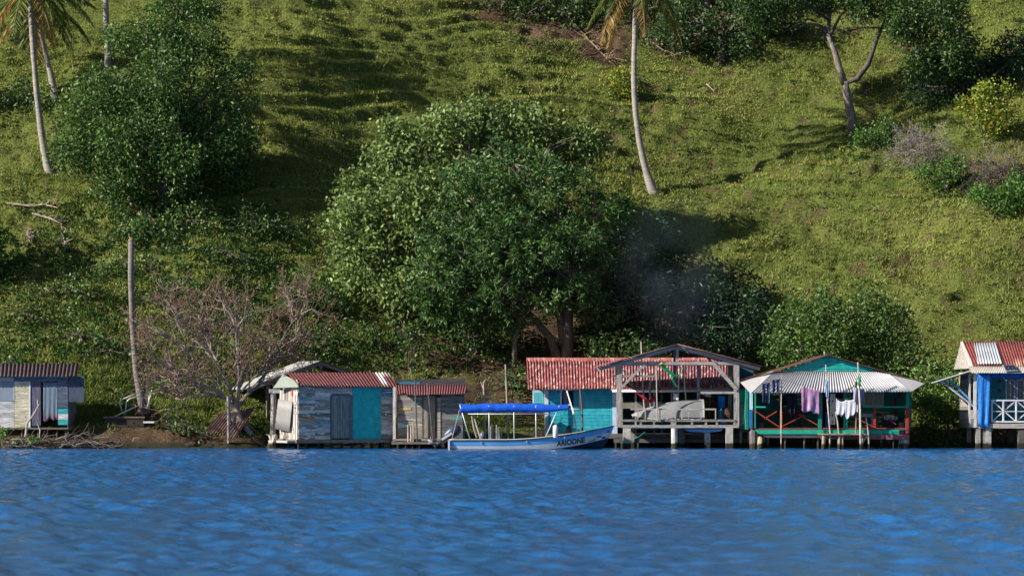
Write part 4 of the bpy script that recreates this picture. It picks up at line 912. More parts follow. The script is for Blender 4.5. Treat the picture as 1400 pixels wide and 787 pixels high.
# ---- blue house
TURQ = [(.03, .39, .50), (.033, .42, .53), (.027, .36, .47)]
def blue_house():
    Y = 4.0; x = lambda p: X(p, Y); z = lambda p: Z(p, Y); f0 = z(592)
    root = thing('blue_house', 'turquoise board house with a long rusty red corrugated roof', 'house', (x(800), Y+2, 0))
    mb = MB()
    boards(mb, x(750), x(766.5), f0, z(531), Y, .17, TURQ, a=.06, gap=.012); boards(mb, x(793.5), x(837), f0, z(531), Y, .17, TURQ, a=.06, gap=.012)
    boards(mb, x(766.5), x(793.5), f0, z(559), Y, .17, TURQ, a=.06, gap=.012)
    mb.box(x(745), x(749.8), Y-.06, Y+.1, f0-.2, z(530), (.60, .62, .68)); mb.box(x(837.2), x(844), Y-.07, Y+.1, z(596), z(532), (.50, .62, .80))
    mb.build('front_wall', M['paint'], root)
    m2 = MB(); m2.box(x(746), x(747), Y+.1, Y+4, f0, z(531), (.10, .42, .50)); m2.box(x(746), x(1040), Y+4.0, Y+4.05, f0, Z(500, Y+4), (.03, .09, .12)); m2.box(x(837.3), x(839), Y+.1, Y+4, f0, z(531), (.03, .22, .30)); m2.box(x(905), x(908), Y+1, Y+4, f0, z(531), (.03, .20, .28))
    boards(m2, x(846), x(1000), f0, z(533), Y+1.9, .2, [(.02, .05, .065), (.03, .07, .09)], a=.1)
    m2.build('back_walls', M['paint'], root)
    w = MB(); fc = (.66, .68, .74); fw = .07
    w.box(x(766), x(766)+fw, Y-.05, Y, z(559.5), z(531.5), fc); w.box(x(794)-fw, x(794), Y-.05, Y, z(559.5), z(531.5), fc); w.box(x(766)+fw, x(794)-fw, Y-.048, Y, z(533.5), z(531.5), fc); w.box(x(766)+fw, x(794)-fw, Y-.06, Y, z(559.5), z(557.5), fc)
    wo = w.build('window', M['paint'], root)
    w = MB(); w.box(x(768.5), x(791.5), Y+.25, Y+.27, z(557.5), z(533.5), (.03, .03, .05)); w.build('pane', M['plain'], wo)
    w = MB(); w.cloth((x(769), Y+.06, z(534)), (x(778), Y+.06, z(534)), z(534)-z(557), (.20, .28, .42), .03, 3, 0, taper=.4); w.build('curtain', M['cloth'], wo, smooth=True)
    w = MB(); w.box(x(784), x(791), Y-.09, Y-.065, z(557.5), z(534), (.02, .28, .36)); w.build('shutter', M['paint'], wo)
    # side shutter, open beyond the left corner
    w = MB(); w.box(x(728), x(745), Y+.3, Y+.34, z(553), z(533), (.42, .62, .68)); w.box(x(730), x(743), Y+.28, Y+.298, z(551), z(536), (.10, .40, .46)); w.build('side_shutter', M['paint'], root)
    # roof
    def rc(u, v):
        return (.31, .10, .095) if u < .40 else (.23, .09, .10)
    r = MB(); r.corr(P(722, 532.5, Y-.65), P(1003, 527.5, Y-.65), P(1003, 492, Y+2.9), P(720, 492, Y+2.9), .14, .028, cols=rc); r.build('roof', M['red_sheet'], root, smooth=True)
    r = MB(); r.slab(P(719.5, 493.5, Y+2.75), P(1000, 493.5, Y+2.75), P(1000, 488.7, Y+3.1), P(719.5, 488.7, Y+3.1), .02, (.42, .12, .11)); r.slab(P(719.5, 488.7, Y+3.1), P(1000, 488.7, Y+3.1), P(1000, 496, Y+3.6), P(719.5, 496, Y+3.6), .02, (.42, .12, .11)); r.build('ridge_cap', M['red_sheet'], root)
    r = MB(); r.slab(P(722, 520, Y+7), P(722, 489.5, Y+3.2), P(1000, 489.5, Y+3.2), P(1000, 520, Y+7), .02, (.3, .1, .09)); r.build('roof', M['red_sheet'], root)
    # porch roof strip and gutter
    r = MB(); r.corr(P(835, 533.5, Y-1.1), P(1002, 533, Y-1.1), P(995, 526.5, Y-.3), P(838, 526.5, Y-.3), .12, .015, (.55, .25, .23)); r.build('porch_roof', M['red_sheet'], root, smooth=True)
    r = MB(); r.tube([P(837, 534.5, Y-1.15), P(1002, 534, Y-1.15)], .055, 8, (.72, .74, .78)); r.build('gutter', M['metal'], root, smooth=True)
    # porch floor and posts
    b = MB(); b.box(x(742), x(1036), Y-.9, Y+4, f0-.22, f0-.01, (.15, .14, .14)); b.build('floor', M['wood'], root)
    b = MB(); b.box(x(846), x(1000), Y+1.5, Y+1.53, z(588), z(577), (.03, .20, .30)); b.box(x(850), x(905), Y-.2, Y-.17, z(558), z(549), (.22, .21, .18)); b.build('low_panel', M['paint'], root)
    posts('porch_post', [(x(p), Y-.85) for p in (868, 893, 917, 960)], f0, z(533), .04, M['vwood'], root, GREYPOST, True)
    posts('stilt', [(x(p), Y+dy) for p in (752, 775, 800, 822, 842, 850, 872, 893, 912, 940, 962, 985, 1005, 1018) for dy in (-.75, 1.5)], -.6, f0-.2, .085, M['bark'], root, DARKWOOD+[(.25, .22, .18)])
    b = MB(); b.box(x(838), x(1030), Y-1.25, Y-1.1, f0-.42, f0-.24, (.14, .12, .11)); b.build('cross_beam', M['wood'], root)
blue_house()

# ---- small weathered store room between boathouse and green house
def store_room():
    Y = 2.6; x = lambda p: X(p, Y); z = lambda p: Z(p, Y)
    root = thing('plank_store', 'narrow grey and green board lean-to between the boathouse and the green house', 'shed', (x(1019), Y, 0))
    mb = MB(); boards(mb, x(1012), x(1026), z(587), z(550), Y, .21, [(.22, .21, .22), (.26, .25, .26), (.17, .165, .17)], a=.1); mb.build('wall', M['wood'], root)
    mb = MB(); boards(mb, x(1011), x(1024), z(550), z(531), Y-.02, .25, [(.015, .33, .20)], a=.05, horizontal=False); mb.build('upper_wall', M['paint'], root)
    mb = MB(); mb.slab(P(1008, 531, Y-.2), P(1024, 531, Y-.2), P(1024, 526, Y+1.2), P(1008, 526, Y+1.2), .03, (.25, .08, .07)); mb.build('roof', M['plum_sheet'], root)
    mb = MB(); mb.box(x(1011), x(1027), Y-.1, Y+1.6, z(590), z(587.2), (.2, .17, .14)); mb.build('floor', M['wood'], root)
    posts('stilt', [(x(1013), Y), (x(1024), Y), (x(1018), Y+1)], -.6, z(590), .07, M['bark'], root, [(.38, .33, .26)])
store_room()

# ---- open boathouse
def boathouse():
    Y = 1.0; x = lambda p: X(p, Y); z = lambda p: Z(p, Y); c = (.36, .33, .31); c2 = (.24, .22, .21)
    root = thing('open_boathouse', 'open-sided timber boathouse with a low gable roof on concrete posts', 'boathouse', (x(926), Y+1.5, 0))
    Yb = Y+3.0
    ap = P(926, 470.5, Y); la = P(814, 501.5, Y); ra = P(1042, 500.5, Y)
    def back(p): return Vector((p.x, p.y+2.7, p.z))
    def fr(p): return Vector((p.x, p.y-.35, p.z))
    r = MB(); r.corr(back(la), fr(la), fr(ap), back(ap), .16, .022, (.26, .15, .13)); r.build('roof', M['plum_sheet'], root, smooth=True)
    r = MB(); r.corr(fr(ra), back(ra), back(ap), fr(ap), .16, .022, (.26, .13, .115)); r.build('roof', M['plum_sheet'], root, smooth=True)
    dn = Vector((0, 0, -.12))
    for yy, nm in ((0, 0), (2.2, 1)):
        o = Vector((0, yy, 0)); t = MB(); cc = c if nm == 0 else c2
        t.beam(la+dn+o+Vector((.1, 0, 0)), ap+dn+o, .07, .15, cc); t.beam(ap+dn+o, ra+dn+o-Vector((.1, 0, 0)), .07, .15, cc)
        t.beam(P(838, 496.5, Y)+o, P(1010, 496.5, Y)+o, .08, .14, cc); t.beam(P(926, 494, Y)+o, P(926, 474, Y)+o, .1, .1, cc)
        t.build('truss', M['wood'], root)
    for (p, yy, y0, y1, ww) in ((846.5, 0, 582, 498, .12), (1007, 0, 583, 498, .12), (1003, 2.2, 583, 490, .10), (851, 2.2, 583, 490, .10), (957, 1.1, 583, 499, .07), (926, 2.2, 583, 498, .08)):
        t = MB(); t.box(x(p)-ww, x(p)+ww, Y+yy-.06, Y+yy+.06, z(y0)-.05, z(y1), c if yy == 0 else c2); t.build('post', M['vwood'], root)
    t = MB(); t.beam(P(884, 495, Y-.08), P(848, 531, Y-.08), .05, .11, c); t.build('brace', M['wood'], root)
    t = MB(); t.beam(P(974, 495, Y-.08), P(1008, 533, Y-.08), .06, .17, c); t.build('brace', M['wood'], root)
    t = MB(); t.beam(P(966, 487, Y+1.5), P(1000, 527, Y+1.5), .06, .10, c2); t.build('brace', M['wood'], root)
    t = MB(); t.beam(P(838, 514, Y-.02), P(897, 514, Y-.02), .05, .09, c2); t.beam(P(897, 514, Y), P(897, 497, Y), .05, .07, c2); t.beam(P(958, 536.5, Y+.1), P(1005, 536.5, Y+.1), .05, .10, c); t.build('cross_rail', M['wood'], root)
    # deck
    d = MB(); d.box(x(850), x(1010), Y-.12, Y+.05, z(584.5), z(580.5), (.34, .32, .31))
    for k in range(10):
        y_ = Y+.07+k*.225; d.box(x(851), x(1011), y_, y_+.21, z(583), z(581), pick(GREYWOOD, .12))
    d.build('deck', M['wood'], root)
    d = MB(); d.box(x(850), x(1005), Y-.1, Y-.02, z(576), z(573), (.25, .23, .21))
    for p in (850, 876, 921, 946, 965, 980, 1004): d.box(x(p)-.05, x(p)+.05, Y-.08, Y, z(580.4), z(576.1), (.28, .26, .24))
    d.build('bottom_rail', M['wood'], root)
    d = MB(); d.box(x(862), x(979), Y-.14, Y-.1, z(560), z(558), (.40, .38, .35))
    d.build('top_rail', M['wood'], root)
    for p in (872, 882, 892, 902, 912, 923, 932, 941, 958, 978):
        d = MB(); d.box(x(p)-.025, x(p)+.025, Y-.13, Y-.105, z(573), z(560.1), (.40, .38, .34)); d.build('baluster', M['wood'], root)
    d = MB(); d.tube([P(899, 575, Y-.2), P(898, 540, Y-.2), P(897.5, 500, Y-.2)], .03, 6, (.36, .33, .30)); d.build('pole', M['vwood'], root)
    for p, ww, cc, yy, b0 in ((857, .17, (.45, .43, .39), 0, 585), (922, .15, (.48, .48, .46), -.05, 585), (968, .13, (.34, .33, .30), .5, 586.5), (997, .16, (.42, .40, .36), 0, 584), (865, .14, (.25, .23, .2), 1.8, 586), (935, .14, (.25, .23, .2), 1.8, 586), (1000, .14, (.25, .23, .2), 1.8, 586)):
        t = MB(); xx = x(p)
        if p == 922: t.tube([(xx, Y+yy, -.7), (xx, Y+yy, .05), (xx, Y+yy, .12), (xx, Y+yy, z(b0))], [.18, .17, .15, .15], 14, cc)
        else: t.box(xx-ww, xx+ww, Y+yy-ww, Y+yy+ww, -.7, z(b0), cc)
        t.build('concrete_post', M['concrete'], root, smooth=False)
boathouse()
# upturned skiff on the boathouse deck
def skiff():
    Y = 1.75; L = (962-864)/F*(D+Y); x0 = X(864, Y); zb = Z(574, Y); root = thing('skiff', 'pale grey skiff lying upturned on the boathouse deck behind the railing', 'boat', (x0+L/2, Y, zb))
    nu, nv = 24, 12; mb = MB(); vs = []
    for i in range(nu+1):
        t = i/nu; hb = .60*min(1, (t/.6)**.6 if t < .6 else 1)*(1-.06*t)+.01; z0 = 0 if t > .35 else .22*(1-t/.35)**1.5; top = z0+.06+(.80-z0)*min(1, t/.62)**.62+.06*t
        for j in range(nv+1):
            a = math.pi*j/nv; cy = -math.cos(a); sz = math.sin(a)**.7
            vs.append((x0+t*L, Y+cy*hb, zb+z0+(top-z0)*sz))
    fs = [(i*(nv+1)+j, (i+1)*(nv+1)+j, (i+1)*(nv+1)+j+1, i*(nv+1)+j+1) for i in range(nu) for j in range(nv)]
    fs += [tuple(range(nv, -1, -1)), tuple(nu*(nv+1)+j for j in range(nv+1))]
    mb.add(vs, fs, (.22, .225, .23)); mb.build('hull', mat('old_hull', rough=.5, nscale=2, namt=.2, rust=[((.30, .14, .08), 2, .66, .06, (1, 1, 3))]), root, smooth=True)
    m = MB()
    for sg in (-1, 1):
        pts = [(x0+t*L, Y+sg*(.61*min(1, (t/.6)**.6 if t < .6 else 1)*(1-.06*t)+.02), zb+.03+(0 if t > .35 else .22*(1-t/.35)**1.5)) for t in [i/12 for i in range(13)]]
        m.tube(pts, .035, 6, (.40, .38, .34))
    m.build('gunwale', M['wood'], root, smooth=True)
    m = MB(); m.tube([(x0+.02, Y, zb+.15), (x0+L*.2, Y, zb+.52), (x0+L*.62, Y, zb+.88), (x0+L, Y, zb+.93)], .03, 6, (.5, .5, .5)); m.build('keel', M['wood'], root)
skiff()

# ---- green house
GRN = [(.012, .27, .20), (.014, .30, .22), (.010, .24, .18)]
def green_house():
    Y = 0.6; x = lambda p: X(p, Y); z = lambda p: Z(p, Y); f0 = z(587); Yk = Y+2.8; xk = lambda p: X(p, Yk); zk = lambda p: Z(p, Yk)
    root = thing('green_house', 'green stilt house with a red-railed porch under a white corrugated awning', 'house', (x(1134), Y+2, 0))
    RED = (.36, .045, .035)
    mb = MB(); boards(mb, xk(1026), xk(1246), zk(588), zk(520), Yk, .2, [(.012, .21, .16), (.012, .24, .18)], a=.08, gap=.012)
    mb.box(xk(1026), xk(1026)+.04, Y+.2, Yk-.05, f0, z(530), (.012, .22, .16)); mb.box(x(1243), x(1244), Y+.1, Yk+3, f0, z(530), (.012, .2, .15)); mb.box(x(1022), x(1024), Y+.4, Yk+3, f0, z(530), (.012, .2, .15)); mb.build('wall', M['paint'], root)
    w = window(root, None, xk(1067), xk(1086), zk(554), zk(533), Yk-.035, (.55, .50, .50), (.05, .05, .08))
    w = window(root, None, xk(1181), xk(1206), zk(553), zk(533), Yk-.035, (.62, .66, .70), (.02, .14, .12), .07, True)
    d = MB(); d.box(xk(1124), xk(1156), Yk-.06, Yk-.042, zk(587), zk(536), (.015, .015, .03)); d.build('doorway', M['plain'], root)  # near-black panel over solid boards, painted darkness of an unlit opening
    d = MB()
    for p in (1123, 1157): d.box(xk(p)-.04, xk(p)+.04, Yk-.1, Yk-.062, zk(587), zk(536), (.5, .5, .55))
    d.build('door_frame', M['paint'], root)
    # gable
    g = MB(); a = P(1132, 486.5, Y+.05); l = P(1068, 507, Y+.05); r_ = P(1202, 507, Y+.05); n_ = 7
    for k in range(n_):
        t0 = k/n_; t1 = (k+1)/n_; lo0 = l.lerp(a, t0); lo1 = r_.lerp(a, t0); hi0 = l.lerp(a, t1); hi1 = r_.lerp(a, t1)
        o = Vector((0, -.015*(k % 2), 0)); th = Vector((0, .04, 0)); hi0.z -= .008; hi1.z -= .008
        g.add([lo0+o, lo1+o, hi1+o, hi0+o, lo0+th, lo1+th, hi1+th, hi0+th], [(0, 1, 2, 3), (7, 6, 5, 4), (0, 4, 5, 1), (3, 2, 6, 7), (1, 5, 6, 2), (0, 3, 7, 4)], jc((.02, .40, .37), .06))
    g.build('gable', M['paint'], root)
    ap = P(1132, 484.5, Y-.1); le = P(1012, 521.5, Y-.1); re = P(1264, 523, Y-.1); bk = Vector((0, 5.2, 0)); ap.y -= .1
    rc = (.13, .06, .06)
    r = MB(); r.slab(le+bk, le, ap, ap+bk, .035, rc); r.build('roof', M['plum_sheet'], root); r = MB(); r.slab(re, re+bk, ap+bk, ap, .035, rc); r.build('roof', M['plum_sheet'], root)
    # awning: front skirt + two hipped ends
    Ya = Y-.8; wc = (.42, .42, .45)
    r = MB(); r.corr(P(1026, 537, Ya), P(1246, 535, Ya), P(1212, 508.5, Y+.0), P(1058, 507.5, Y+.0), .135, .03, wc)
    r.build('awning', M['white_sheet'], root, smooth=True)
    r = MB(); r.slab(P(1012.5, 522.5, Y-.2), P(1026, 537, Ya), P(1058, 507.5, Y+.0), P(1056, 507, Y+.1), .02, (.46, .45, .45)); r.build('awning_end', M['white_sheet'], root)
    r = MB(); r.slab(P(1246, 535, Ya), P(1263.5, 524, Y-.2), P(1216, 508.5, Y+.1), P(1212, 508.5, Y+.0), .02, (.46, .45, .46)); r.build('awning_end', M['white_sheet'], root)
    # porch
    b = MB(); b.box(x(1030), x(1243), Y-.02, Yk+2.6, f0-.02, f0+.03, (.05, .12, .10)); b.box(x(1032), x(1229), Y-.08, Y-.03, z(593), z(587.3), (.015, .36, .25)); b.build('floor', M['paint'], root)
    b = MB(); b.box(x(1122), x(1243), Y-.06, Y+.0, z(600), z(593.4), (.30, .13, .14)); b.box(x(1030), x(1122), Y-.04, Y+.0, z(598), z(593.4), (.10, .09, .10)); b.build('fascia_board', M['wood'], root)
    for p, c_, w_, y0, y1 in ((1028, (.35, .05, .04), .07, 587, 560), (1121, (.012, .24, .18), .08, 587, 536), (1156, (.012, .24, .18), .08, 587, 536), (1241, RED, .09, 592, 557)):
        b = MB(); b.box(x(p)-w_, x(p)+w_, Y, Y+.1, z(y0), z(y1), c_); b.build('porch_post', M['paint'], root)
    b = MB(); b.box(x(1027)-.07, x(1027)+.07, Y-.02, Y+.08, z(559.7), z(536), (.45, .68, .80)); b.box(x(1241)-.07, x(1241)+.07, Y, Y+.1, z(556.6), z(536), (.012, .27, .2)); b.build('porch_post', M['paint'], root)
    b = MB(); b.box(x(1025.5)-.06, x(1025.5)+.1, Y-.09, Y-.05, z(585), z(560), (.02, .14, .34)); b.build('blue_board', M['paint'], root)
    ra = MB()
    for (p, q_) in (((1030, 560), (1068, 585)), ((1068, 585), (1122, 585)), ((1030, 585.5), (1068, 585.5)), ((1068, 583), (1100, 567)), ((1092, 566), (1120, 582)), ((1045, 572), (1062, 562)), ((1122, 585), (1156, 585)), ((1158, 585), (1240, 585)), ((1160, 566), (1194, 583)), ((1196, 557), (1225, 580))):
        ra.beam(P(*p, Y+.04), P(*q_, Y+.04), .04, .045, jc(RED, .2))
    for p in (1068, 1196): ra.box(x(p)-.05, x(p)+.05, Y+.01, Y+.07, z(585), z(562 if p == 1068 else 556), RED)
    ra.build('railing', M['paint'], root)
    ra = MB(); ra.box(x(1030), x(1047), Y+.02, Y+.12, z(557), z(555), (.02, .38, .26)); ra.box(x(1180), x(1240), Y+.02, Y+.12, z(557), z(555), (.02, .34, .25)); ra.build('handrail', M['paint'], root)
    posts('stilt', [(x(p), Y+dy) for p in (1032, 1050, 1074, 1100, 1119, 1150, 1175, 1205, 1222) for dy in (.1, 1.8)], -.6, z(594), .06, M['bark'], root, DARKWOOD+[(.25, .22, .18)])
    b = MB(); b.box(x(1229), x(1243), Y-.02, Y+.2, -.6, z(600), (.27, .25, .26)); b.build('stilt', M['concrete'], root)
    b = MB(); b.box(x(1230), x(1237), Y-.085, Y-.075, z(592), z(588.5), (.02, .02, .03)); b.build('vent', M['plain'], root)
    return root
green_house()
def standing_log(label, px, Y, y0, r, col, lean=0):
    mb = MB(); t = P(px, y0, Y); mb.tube([(t.x-lean, Y, -.6), (t.x-lean*.5, Y, .2), (t.x, Y, t.z-.05), (t.x+.02, Y, t.z)], [r*1.1, r, r*.95, r*.6], 9, col, .14)
    tag(mb.build('mooring_post', M['bark'], None, loc=(t.x, Y, 0)), label, 'post', 'posts standing in the water')
standing_log('thick dark log post in the water left of the green house', 1030, .3, 588, .17, (.16, .14, .14))
standing_log('short pale log post in the water in front of the red railing', 1040, -.1, 597, .13, (.48, .38, .25), .04)
# porch things
def star(label, px, py, Y, r=.17):
    c = P(px, py, Y); mb = MB(); vs = []
    for lay in (0, .02):
        for k in range(10): a = math.pi/2+k*math.pi/5; rr = r if k % 2 == 0 else r*.42; vs.append((c.x+math.cos(a)*rr, c.y-lay, c.z+math.sin(a)*rr))
    fs = [tuple(range(10)), tuple(range(19, 9, -1))]+[(k, 10+k, 10+(k+1) % 10, (k+1) % 10) for k in range(10)]
    mb.add(vs, fs, (.40, .02, .03)); tag(mb.build('wall_ornament', M['plain'], None, loc=tuple(c)), label, 'ornament')
Yk = 3.4-.05
star('upper red star ornament on the green porch wall', 1229, 540, Yk, .14); star('lower red star ornament on the green porch wall', 1224, 562, Yk)
mb = MB(); mb.tube([P(1223, 554, Yk-.02), P(1222, 545, Yk-.02)], .07, 8, (.36, .02, .03)); tag(mb.build('fire_bottle', M['plastic'], None, loc=tuple(P(1223, 554, Yk))), 'red cylinder hanging on the green porch wall', 'cylinder')
def table(label, px0, px1, pytop, Y, zf, col, d=.5):
    x0, x1, zt = X(px0, Y), X(px1, Y), Z(pytop, Y); root = thing('table', label, 'table', ((x0+x1)/2, Y, zf))
    m = MB(); m.box(x0, x1, Y-d/2, Y+d/2, zt-.16, zt, col); m.build('tabletop', M['paint'], root)
    for a in (x0+.04, x1-.04):
        for b_ in (Y-d/2+.04, Y+d/2-.04): m = MB(); m.box(a-.03, a+.03, b_-.03, b_+.03, zf, zt-.16, col); m.build('leg', M['paint'], root)
zf5 = Z(587, .6)+.03
table('pale sink table on the green porch behind the clothes poles', 1174, 1193, 565, 2.3, zf5, (.42, .45, .55))
def stool(label, px, Y, zf, col, h=.42, w=.34):
    x0 = X(px, Y); root = thing('stool', label, 'stool', (x0, Y, zf)); m = MB(); m.box(x0-w/2, x0+w/2, Y-w/2, Y+w/2, zf+h-.04, zf+h, col); m.build('seat', M['plastic'], root)
    for sx in (-1, 1):
        for sy in (-1, 1): m = MB(); m.beam((x0+sx*w*.38, Y+sy*w*.38, zf+h-.04), (x0+sx*w*.48, Y+sy*w*.48, zf), .045, .045, col); m.build('leg', M['plastic'], root)
stool('red plastic stool on the green porch', 1203, 2.0, zf5, (.30, .05, .06), .45)
def bench():
    Y = 2.6; root = thing('bench', 'dark red wooden bench against the green porch wall', 'bench', (X(1080, Y), Y, zf5)); c = (.16, .04, .05)
    m = MB(); m.box(X(1066, Y), X(1096, Y), Y-.2, Y+.2, zf5+.40, zf5+.45, c); m.build('seat', M['paint'], root)
    m = MB()
    for k in range(3): m.box(X(1066, Y), X(1096, Y), Y+.2, Y+.23, zf5+.55+k*.13, zf5+.64+k*.13, c)
    m.build('backrest', M['paint'], root)
    for p in (1067, 1095):
        m = MB(); m.box(X(p, Y)-.03, X(p, Y)+.03, Y-.2, Y+.25, zf5, zf5+.40, c); m.box(X(p, Y)-.03, X(p, Y)+.03, Y+.235, Y+.27, zf5+.4, zf5+.95, c); m.build('leg', M['paint'], root)
bench()
def bucket(name, label, cat, px, Y, zf, r, h, col, m_='plastic', leafy=False):
    x0 = X(px, Y); root = thing(name, label, cat, (x0, Y, zf)); m = MB(); m.tube([(x0, Y, zf), (x0, Y, zf+h*.93), (x0, Y, zf+h*.94), (x0, Y, zf+h)], [r*.8, r, r*1.1, r*1.1], 14, col); m.build('pot' if leafy else 'body', M[m_], root, smooth=False)
    if leafy: crown_mesh('leaves', [(x0, Y, zf+h+r, r*1.3, r*1.3, r*1.4)], 60, 5, .12, .05, DARK, root, spread=.05)
    return root
bucket('plant_pot', 'grey pot with a small leafy plant at the right end of the green porch', 'plant pot', 1233, 1.7, zf5, .17, .3, (.28, .26, .28), 'concrete', True)
bucket('bucket', 'grey bucket in the left corner of the green porch', 'bucket', 1040, 2.2, zf5, .18, .28, (.2, .2, .24))
def basin():
    Y = 1.9; x0 = X(1217, Y); root = thing('laundry_basin', 'dark tub heaped with white washing on the green porch', 'tub', (x0, Y, zf5)); m = MB(); m.tube([(x0, Y, zf5), (x0, Y, zf5+.36), (x0, Y, zf5+.40)], [.30, .42, .44], 16, (.03, .03, .06)); m.build('tub', M['plastic'], root)
    m = MB(); m.cloth((x0-.3, Y-.1, zf5+.62), (x0+.32, Y-.1, zf5+.55), .2, (.7, .72, .75), .08, 3, -.06, hj=.5); m.build('washing', M['cloth'], root, smooth=True)
basin()
mb = MB(); Y = 1.9; mb.box(X(1129, Y), X(1135, Y), Y, Y+.25, zf5, zf5+.78, (.02, .12, .55)); tag(mb.build('blue_crate', M['plastic'], None, loc=(X(1132, Y), Y, zf5)), 'tall blue plastic box in the green house doorway', 'box')
mb = MB(); Y = .9; mb.box(X(1134.5, Y), X(1142, Y), Y-.02, Y+.02, Z(580, Y), Z(559, Y)-.01, (.62, .62, .55)); mb.box(X(1134.5, Y), X(1142, Y), Y-.02, Y+.02, Z(559, Y), Z(538, Y), (.66, .66, .60))
for a, b_ in ((578, 575), (569, 566), (550, 546)): mb.box(X(1137.4, Y), X(1138.8, Y), Y-.03, Y-.021, Z(a, Y), Z(b_, Y), (.1, .08, .07))
tag(mb.build('upright_board', M['paint'], None, loc=tuple(P(1138, 580, Y))), 'cream board standing upright before the green house doorway', 'board')
mb = MB(); Y = 1.25
mb.tube([P(1031, 556, Y), P(1038, 555, Y)], .05, 8, (.45, .6, .65)); tag(mb.build('folded_cloth', M['cloth'], None, loc=tuple(P(1034, 556, Y))), 'pale cloth roll on the left porch handrail', 'cloth')

# jetty
def jetty():
    Y = -.6; x = lambda p: X(p, Y); z = lambda p: Z(p, Y); root = thing('small_jetty', 'rickety little plank jetty in front of the green house', 'jetty', (x(1155), Y, 0)); m = MB()
    for k in range(7): m.box(x(1123)+random.uniform(-.1, .05), x(1186)+random.uniform(-.1, .05), Y-.1+k*.2, Y+.08+k*.2, z(594.5)+random.uniform(0, .015), z(592.5), pick([(.34, .27, .2), (.28, .22, .17)]))
    m.build('deck', M['wood'], root)
    for p, r in ((1127, .09), (1135, .045), (1148, .07), (1152, .045), (1180, .05)):
        m = MB(); dx = random.uniform(-.1, .1); m.tube([(x(p)+dx, Y+.05, -.6), (x(p), Y+.05, z(594.7))], [r*1.2, r], 8, pick([(.42, .33, .23), (.34, .28, .2)]), .15); m.build('stilt', M['bark'], root)
    m = MB(); m.beam(P(1178, 607, Y+.0), P(1186, 594, Y+.0), .07, .07, (.4, .33, .24)); m.build('brace', M['wood'], root)
jetty()
CP = (.50, .44, .38)
pole('clothes pole with a blue garment at the left of the jetty', [P(1135, 592, -.5), P(1131, 545, -.5), P(1129, 498, -.5)], .03, (.48, .42, .36))
pole('tall clothes pole leaning over the awning above the jetty', [P(1177, 613, -.7)-Vector((0, 0, .3)), P(1176, 560, -.7), P(1173, 495, -.7)], .045, (.50, .42, .38))
pole('brown clothes pole just left of the tall leaning pole', [P(1170, 592, -.4), P(1171, 550, -.4), P(1171, 517, -.4)], .035, (.34, .24, .18))
pole('short crooked pole at the jetty below the white shirts', [P(1147, 594, -.62), P(1145, 575, -.62), P(1142, 562, -.62)], .035, (.38, .33, .28))
pole('bare pole slanting out of the water right of the jetty', [P(1189, 613, -.6)-Vector((0, 0, .4)), P(1187, 592, -.6), P(1184, 571, -.6)], .04, (.45, .37, .30))
pole('thin clothes pole in front of the jeans', [P(1068, 613, -.56)-Vector((0, 0, .3)), P(1068, 550, -.56), P(1069, 511, -.56)], .028, (.40, .32, .26))
mb = MB()
mb.tube([P(1041, 523, -.6), P(1067, 518, -.6), P(1096, 526, -.6), P(1130, 533, -.5)], .008, 4, (.1, .1, .1)); mb.tube([P(1130, 540, -.5), P(1150, 546, -.5), P(1171, 541, -.5)], .008, 4, (.1, .1, .1))
tag(mb.build('clothes_line', M['plain'], None, loc=tuple(P(1096, 526, 0))), 'thin clothes lines strung between the poles before the green house', 'clothes line')
def garment(name, label, tl, tr, Y, h, col, **k):
    m = MB(); a = P(*tl, Y); m.cloth(a, P(*tr, Y), h/F*(D+Y), col, **k); o = m.build(name, M['cloth'], None, loc=tuple(a), smooth=True); tag(o, label, 'laundry', 'washing hung on the clothes lines'); return o
JN = (.045, .065, .13)
def jeans(label, px, py, Y, w, h):
    root = thing('jeans', label, 'laundry', P(px, py, Y), 'washing hung on the clothes lines'); s = (D+Y)/F
    m = MB(); m.cloth(P(px-w/2, py, Y), P(px+w/2, py-1.5, Y), h*.3*s, JN, .02, 2, .01); m.build('waist', M['cloth'], root, smooth=True)
    for sg in (-1, 1):
        m = MB(); c = P(px+sg*w*.27, py+h*.25, Y); m.cloth(c-Vector((w*.22*s, 0, 0)), c+Vector((w*.2*s, 0, 0)), h*.75*s, (JN[0]*1.6, JN[1]*1.6, JN[2]*1.5) if sg > 0 else JN, .03, 1, 0, taper=.2, seed=sg, hj=.25); m.build('leg', M['cloth'], root, smooth=True)
jeans('dark jeans hung left of the thin pole, longer pair', 1047.5, 524, -.6, 11, 26)
jeans('dark jeans hung just left of the thin pole, shorter pair', 1061, 519, -.6, 11, 17)
def plaid(u, v):
    b = (.40, .22, .42) if (int(u*9) % 3) else (.58, .40, .58); 
    return (b[0]*.8+.1, b[1]*.8, b[2]*.85) if int(v*8) % 4 == 0 else (b if u > .06 else (.62, .18, .35))
garment('purple_towel', 'large purple striped sheet hanging before the green porch', (1096, 527), (1120, 533), -.6, 33, (.4, .25, .4), fold=.03, nf=2, cols=plaid, hj=.12)
garment('shirt', 'row of white shirts hanging above the jetty, left one', (1143, 544), (1157, 547), -.5, 20, (.75, .75, .8), fold=.012, nf=2, hj=.3, seed=3, sag=.1)
garment('shirt', 'row of white shirts hanging above the jetty, right one', (1156, 546), (1173, 541), -.52, 23, (.75, .74, .8), fold=.012, nf=2.5, hj=.3, seed=8, sag=.1)
garment('blue_garment', 'pale blue garment hanging down the left jetty pole', (1128.5, 518), (1133, 519), -.55, 26, (.35, .48, .72), fold=.04, nf=2, hj=.3, seed=2)
garment('blue_garment', 'greyish lilac garment hanging on the tall jetty pole', (1167, 528), (1182, 531), -.62, 24, (.32, .33, .48), fold=.08, nf=2, hj=.9, seed=5)
